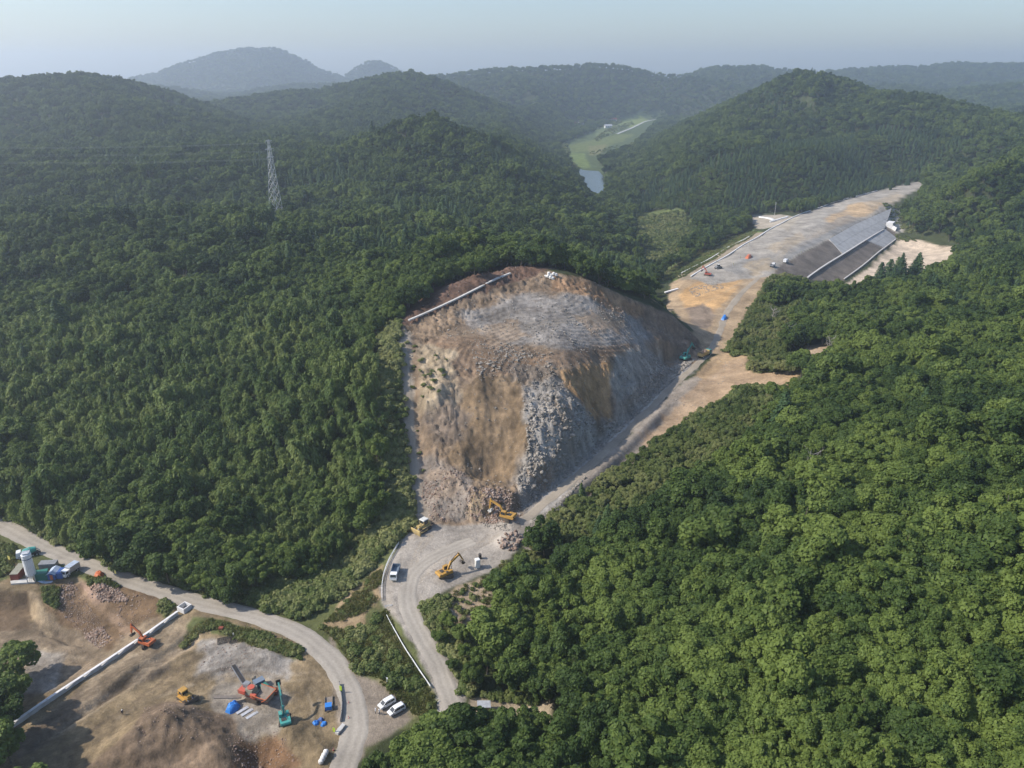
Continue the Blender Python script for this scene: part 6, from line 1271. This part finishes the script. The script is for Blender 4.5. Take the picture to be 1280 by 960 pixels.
def upole(px, h, label):
    loc = hit(*px); t = thing("utility_pole", label, "pole", loc, .4); MB().cyl((0, 0, 0), (0, 0, h), .22, .14, 10).build("pole_shaft", M['concrete'], t)
    for z in (h-.6, h-1.7): MB().box((0, 0, z), (2.6, .14, .16)).build("cross_arm", M['steel'], t)
    MB().cyl((.35, .35, h-3.6), (.35, .35, h-2.4), .35, n_=12).build("transformer", M['grey'], t)
upole((968, 271), 15, "tall grey utility pole beside the white barriers on the side road"); upole((785, 202), 17, "thin utility pole before the woods above the pond")
# ------------------------------------------------------------------ pylon and wires
def pylon(Y, px, top_py, base_z, label):
    d = ray(px, 262); d = d/d[1]; x = d[0]*Y; top = PY(px, top_py, Y)[2]; h = top-base_z; t = thing("power_pylon", label, "pylon", (x, Y, base_z), .35); q = [.105*h*(1-f)**1.15*.5+.45+.4*(1-f) for f in np.linspace(0, 1, 12)]; zs = [h*(1-(1-f)**1.15)*.985+.0 for f in np.linspace(0, 1, 12)]
    cr = [[(sx*a, sy*a, z) for sx, sy in ((-1,-1),(1,-1),(1,1),(-1,1))] for a, z in zip(q, zs)]
    for c in range(4):
        b = MB()
        for k in range(11): b.beam(cr[k][c], cr[k+1][c], .26, .26)
        b.build("leg", M['wire'], t)
    for s in range(4):
        b = MB()
        for k in range(11):
            p = cr[k][s], cr[k][(s+1) % 4], cr[k+1][s], cr[k+1][(s+1) % 4]; b.beam(p[0], p[3], .12, .12); b.beam(p[1], p[2], .12, .12); b.beam(p[2], p[3], .12, .12)
        b.build("lattice_bracing", M['wire'], t)
    tips = []
    for z, L in ((h*.97, 3.6), (h*.88, 4.8), (h*.79, 4.2)):
        b = MB()
        for s in (-1, 1):
            tip = (s*L, 0, z+.2); tips.append((s, tip))
            for y in (-.6, .6): b.beam((s*.5, y, z+.5), tip, .22, .22).beam((s*.5, y, z-.6), tip, .16, .16)
        b.build("cross_arm", M['steel'], t)
        for s in (-1, 1): MB().cyl((s*L, 0, z+.1), (s*L, 0, z-1.4), .14, n_=8).build("insulator", M['grey'], t)
    return t, tips
pz = float(H0(np.array([ray(345,262)[0]/ray(345,262)[1]*600]), np.array([600.]))[0])
t, tips = pylon(600, 345, 173, pz, "tall grey lattice power pylon rising from the forest ridge left")
t.rotation_euler = (0, 0, 1.2)
mw = t.matrix_basis
for k, (s, tip) in enumerate(tips):
    a = mw @ Vector(tip)-Vector((0, 0, 1.5)); far = Vector((-760, 690+s*6, a.z+6)) if True else a
    b = MB(); prev = a
    for j in range(1, 25): f = j/24; p = a.lerp(far, f)-Vector((0, 0, 9*4*f*(1-f))); b.cyl(prev, p, .03, n_=4); prev = p
    tag(b.build("power_line", M['wire']), "thin power line running left from the lattice pylon above the woods", "power line", "power lines strung from the pylon")
# ------------------------------------------------------------------ far valley
def house(px, L, W_, h, yaw, label, roof='roof', wall='white', group=None):
    loc = hit(*px); t = thing("house", label, "house", loc, yaw, group); MB().box((0, 0, h/2), (L, W_, h)).build("wall", M[wall], t); r_ = MB()
    r_.prism([(-W_/2-.8, h), (0, h+W_*.34), (W_/2+.8, h), (W_/2+.8, h-.25), (0, h+W_*.34-.3), (-W_/2-.8, h-.25)], -L/2-.8, L/2+.8); rr_ = r_.build("roof", M[roof], t); rr_.rotation_euler = (0, 0, math.pi/2)
    for x in np.linspace(-L*.32, L*.32, 3): MB().box((x, -W_/2-.02, h*.55), (L*.14, .1, h*.35)).build("window", M['glass'], t)
    MB().box((L*.05, -W_/2-.03, h*.22), (1.2, .1, h*.44)).build("door", M['timber'], t)
house((760, 160), 20, 12, 6, .2, "white walled farmhouse beside the far rice field", 'steel'); house((766, 152), 22, 11, 7, -.2, "red roofed farmhouse behind the white one in the far valley", 'redroof', 'offwhite'); house((757, 153), 12, 9, 5, .3, "small dark roofed outbuilding left of the red roofed farmhouse", 'roof', 'offwhite')
house((726, 155), 14, 9, 5, .1, "pale farm building at the wood edge left of the village", 'roof', 'white'); house((716, 156), 12, 8, 5, -.1, "brown roofed farm building farthest left in the far valley", 'redroof', 'timber'); house((777, 252), 9, 5, 3, .1, "small white shed in the valley below the cedar wood", 'steel', 'white')
wz = POND_Z; pc = PONDP.mean(0); pts = [pc+(p-pc)*1.12 for p in PONDP]
wm = bpy.data.materials.new("pond_water"); wm.use_nodes = True; b = wm.node_tree.nodes["Principled BSDF"]; b.inputs["Base Color"].default_value = (.06, .075, .07, 1); b.inputs["Roughness"].default_value = .18; b.inputs["Specular IOR Level"].default_value = .3
me = bpy.data.meshes.new("pond"); me.from_pydata([(p[0], p[1], wz) for p in pts], [], [tuple(range(len(pts)))[::-1]]); me.materials.append(wm); o = bpy.data.objects.new("pond_water", me); COL.objects.link(o); o['kind'] = 'structure'
ribbon("valley_road", [hit(*q) for q in [(770,168),(790,160),(806,152),(822,148)]], 3.5, M['concrete'], .8, vary=.2, step=12)
mp = PY(465, 77, 5200); t = thing("mast", "thin mast on top of the small far cone hill", "mast", tuple(mp-np.array([0, 0, 6]))); MB().cyl((0, 0, 0), (0, 0, 30), 1.0, .5, 8).build("mast_shaft", M['offwhite'], t); MB().box((0, 0, 24), (4, .8, .8)).build("cross_arm", M['offwhite'], t)
# ------------------------------------------------------------------ boulders and rubble
def rock(k):
    r = np.random.default_rng(500+k); bm = bmesh.new(); bmesh.ops.create_icosphere(bm, subdivisions=1, radius=.5); sc = r.uniform(.65, 1.2, 3)
    for v in bm.verts: v.co = Vector([v.co[i]*sc[i] for i in range(3)])*r.uniform(.78, 1.18)
    me = bpy.data.meshes.new("rock"); bm.to_mesh(me); bm.free(); me.materials.append(M['rock']); return me
ROCKS = [rock(k) for k in range(6)]; RROCKS = []
for q in ROCKS: c = q.copy(); c.materials.clear(); c.materials.append(M['redrock']); RROCKS.append(c)
def in_px(px, n_, world=None):
    w = hitpoly(px) if world is None else world; out = np.zeros((0, 2)); lo, hi = w.min(0), w.max(0)
    while len(out) < n_: c = rng.uniform(lo, hi, (n_*2, 2)); out = np.concatenate([out, c[inpoly(c[:, 0], c[:, 1], w)]])
    return out[:n_]
def boulders(px, n_, s0, s1, label, group, meshes):
    for x, y in in_px(px, n_):
        s = s0+(s1-s0)*random.random()**2; o = bpy.data.objects.new("boulder", random.choice(meshes)); COL.objects.link(o); o.location = (x, y, hz(x, y)+s*.2); o.scale = (s, s*random.uniform(.8, 1.1), s*random.uniform(.65, .95)); o.rotation_euler = [random.uniform(0, 6) for _ in range(3)]; tag(o, label, "boulder", group)
boulders([(622,676),(630,668),(645,666),(655,672),(652,682),(640,690),(626,686)], 70, .8, 2.0, "angular brown grey boulder in the small pile beside the yard", "boulders in the pile beside the yard", RROCKS)
boulders([(655,600),(670,560),(695,520),(720,520),(738,545),(700,590),(668,625)], 110, .9, 2.4, "angular grey boulder lying on the quarry's rubble slope", "boulders on the quarry rubble slope", ROCKS)
boulders([(112,735),(140,732),(150,740),(135,750),(115,748)], 45, .5, 1.3, "brown rock in the heap below the orange tarpaulin", "rocks in the heap below the orange tarpaulin", RROCKS)
boulders([(845,450),(865,448),(872,456),(850,470),(838,470)], 25, .8, 1.8, "grey boulder beside the teal excavator on the haul road", "boulders beside the haul road excavator", ROCKS)
dl = dt.matrix_basis
for k in range(26):
    s = random.uniform(.6, 1.1); o = bpy.data.objects.new("boulder", random.choice(RROCKS)); COL.objects.link(o); o.location = dl @ Vector((random.uniform(-3.3, 1.3), random.uniform(-.75, .75), 1.9+random.uniform(0, .75))); o.scale = (s,)*3; o.rotation_euler = [random.uniform(0, 6) for _ in range(3)]; tag(o, "rock in the load of the teal cabbed dump truck", "rock", "rocks loaded in the dump truck")
gp, gs = [], []
def rub(px, n_, a, b_, world=None):
    c = in_px(px, n_, world); gp.append(c); gs.append((a+(b_-a)*rng.random(n_)**2.5)*(.55+.75*sstep(-.3, .35, fbm(c[:, 0], c[:, 1], 7, 3, 21))))
rub([(652,482),(690,470),(718,500),(748,532),(800,482),(850,452),(868,456),(800,525),(740,580),(690,640),(655,645),(645,602),(660,560)], 7500, .35, 1.7); rub([(700,610),(745,565),(800,505),(850,455),(870,448),(862,462),(805,528),(748,580),(700,632)], 5000, .35, 1.6)
rub([(650,600),(670,610),(680,640),(660,660),(645,650)], 1200, .3, 1.3)
rub([(545,410),(640,380),(700,372),(800,388),(842,410),(800,435),(690,455),(600,455)], 3000, .2, .9); rub([(590,440),(640,430),(700,452),(690,475),(600,478)], 1100, .3, 1.3); rub([(775,440),(830,438),(845,470),(800,515),(775,520)], 1200, .25, 1.0); rub([(790,430),(850,440),(866,450),(840,472),(800,480)], 900, .3, 1.2)
rub(None, 4000, .2, .8, QUARRY); rub([(600,655),(680,635),(690,650),(650,670),(615,662)], 900, .2, .9); rub([(860,362),(900,352),(905,360),(870,372)], 500, .3, 1.0); rub([(905,440),(940,445),(880,505),(815,540),(805,530),(870,470)], 500, .2, .7)
gp = np.concatenate(gp); gs = np.concatenate(gs); N_ = len(gp); gz = H(gp[:, 0], gp[:, 1])
keep = np.minimum(seg_dist(gp[:, 0], gp[:, 1], thin(HROADW))[0], seg_dist(gp[:, 0], gp[:, 1], thin(TRACKW))[0]) > 3.0
q = np.column_stack([gp, gz+gs*.03])[keep]; gs = gs[keep]; N_ = len(q)
scatter("rubble", proto_collection("rubble_rock", ROCKS), q, rng.uniform(0, 6.28, N_), np.stack([gs*rng.uniform(.7, 1.2, N_), gs, gs*rng.uniform(.5, .9, N_)], 1), rng.integers(0, 6, N_), tilt=rng.uniform(-.5, .5, (N_, 2)))
gp, gs = [], []
rub([(530,575),(582,590),(602,640),(560,652),(540,650),(527,622)], 1700, .2, .9); rub([(585,610),(625,612),(650,625),(650,655),(600,655),(580,640)], 2300, .25, 1.2)
rub([(70,735),(90,728),(105,745),(120,770),(140,800),(125,812),(100,790),(75,765)], 1500, .2, .8); rub([(110,735),(145,732),(160,750),(125,752)], 700, .25, .9); rub([(140,742),(200,745),(195,785),(150,800)], 500, .15, .6); rub([(280,915),(345,905),(372,950),(320,970),(290,950)], 600, .15, .7); rub([(255,795),(370,815),(360,850),(250,845)], 700, .1, .4); rub([(180,885),(230,880),(280,892),(250,925),(170,930)], 500, .12, .5)
gp = np.concatenate(gp); gs = np.concatenate(gs); N_ = len(gp); q = np.column_stack([gp, H(gp[:, 0], gp[:, 1])+gs*.04])
scatter("rubble_stones", proto_collection("brown_rubble_rock", RROCKS), q, rng.uniform(0, 6.28, N_), gs, rng.integers(0, 6, N_), tilt=rng.uniform(-.5, .5, (N_, 2)))
print('objects', round(time.time()-T0, 1), len(COL.objects))
# ------------------------------------------------------------------ haze
HZ0, HZ1 = -12.0, 380.0
hv = [(sx*(9200), sy, z) for z in (HZ0, HZ1) for sx, sy in ((-1, -300), (1, -300), (1, 9200), (-1, 9200))]
me = bpy.data.meshes.new("haze"); me.from_pydata(hv, [], [(0, 3, 2, 1), (4, 5, 6, 7), (0, 1, 5, 4), (1, 2, 6, 5), (2, 3, 7, 6), (3, 0, 4, 7)]); me.update()
haze = bpy.data.objects.new("haze", me); COL.objects.link(haze); haze['kind'] = 'stuff'
hm = bpy.data.materials.new("haze"); hm.use_nodes = True; nt = hm.node_tree
nt.nodes.remove(nt.nodes["Principled BSDF"]); pv = nt.nodes.new("ShaderNodeVolumePrincipled")
pv.inputs["Color"].default_value = (*HAZE_C, 1); pv.inputs["Density"].default_value = HAZE_D; pv.inputs["Anisotropy"].default_value = HAZE_G
nt.links.new(pv.outputs[0], nt.nodes["Material Output"].inputs["Volume"]); me.materials.append(hm)
print('done', round(time.time()-T0, 1))
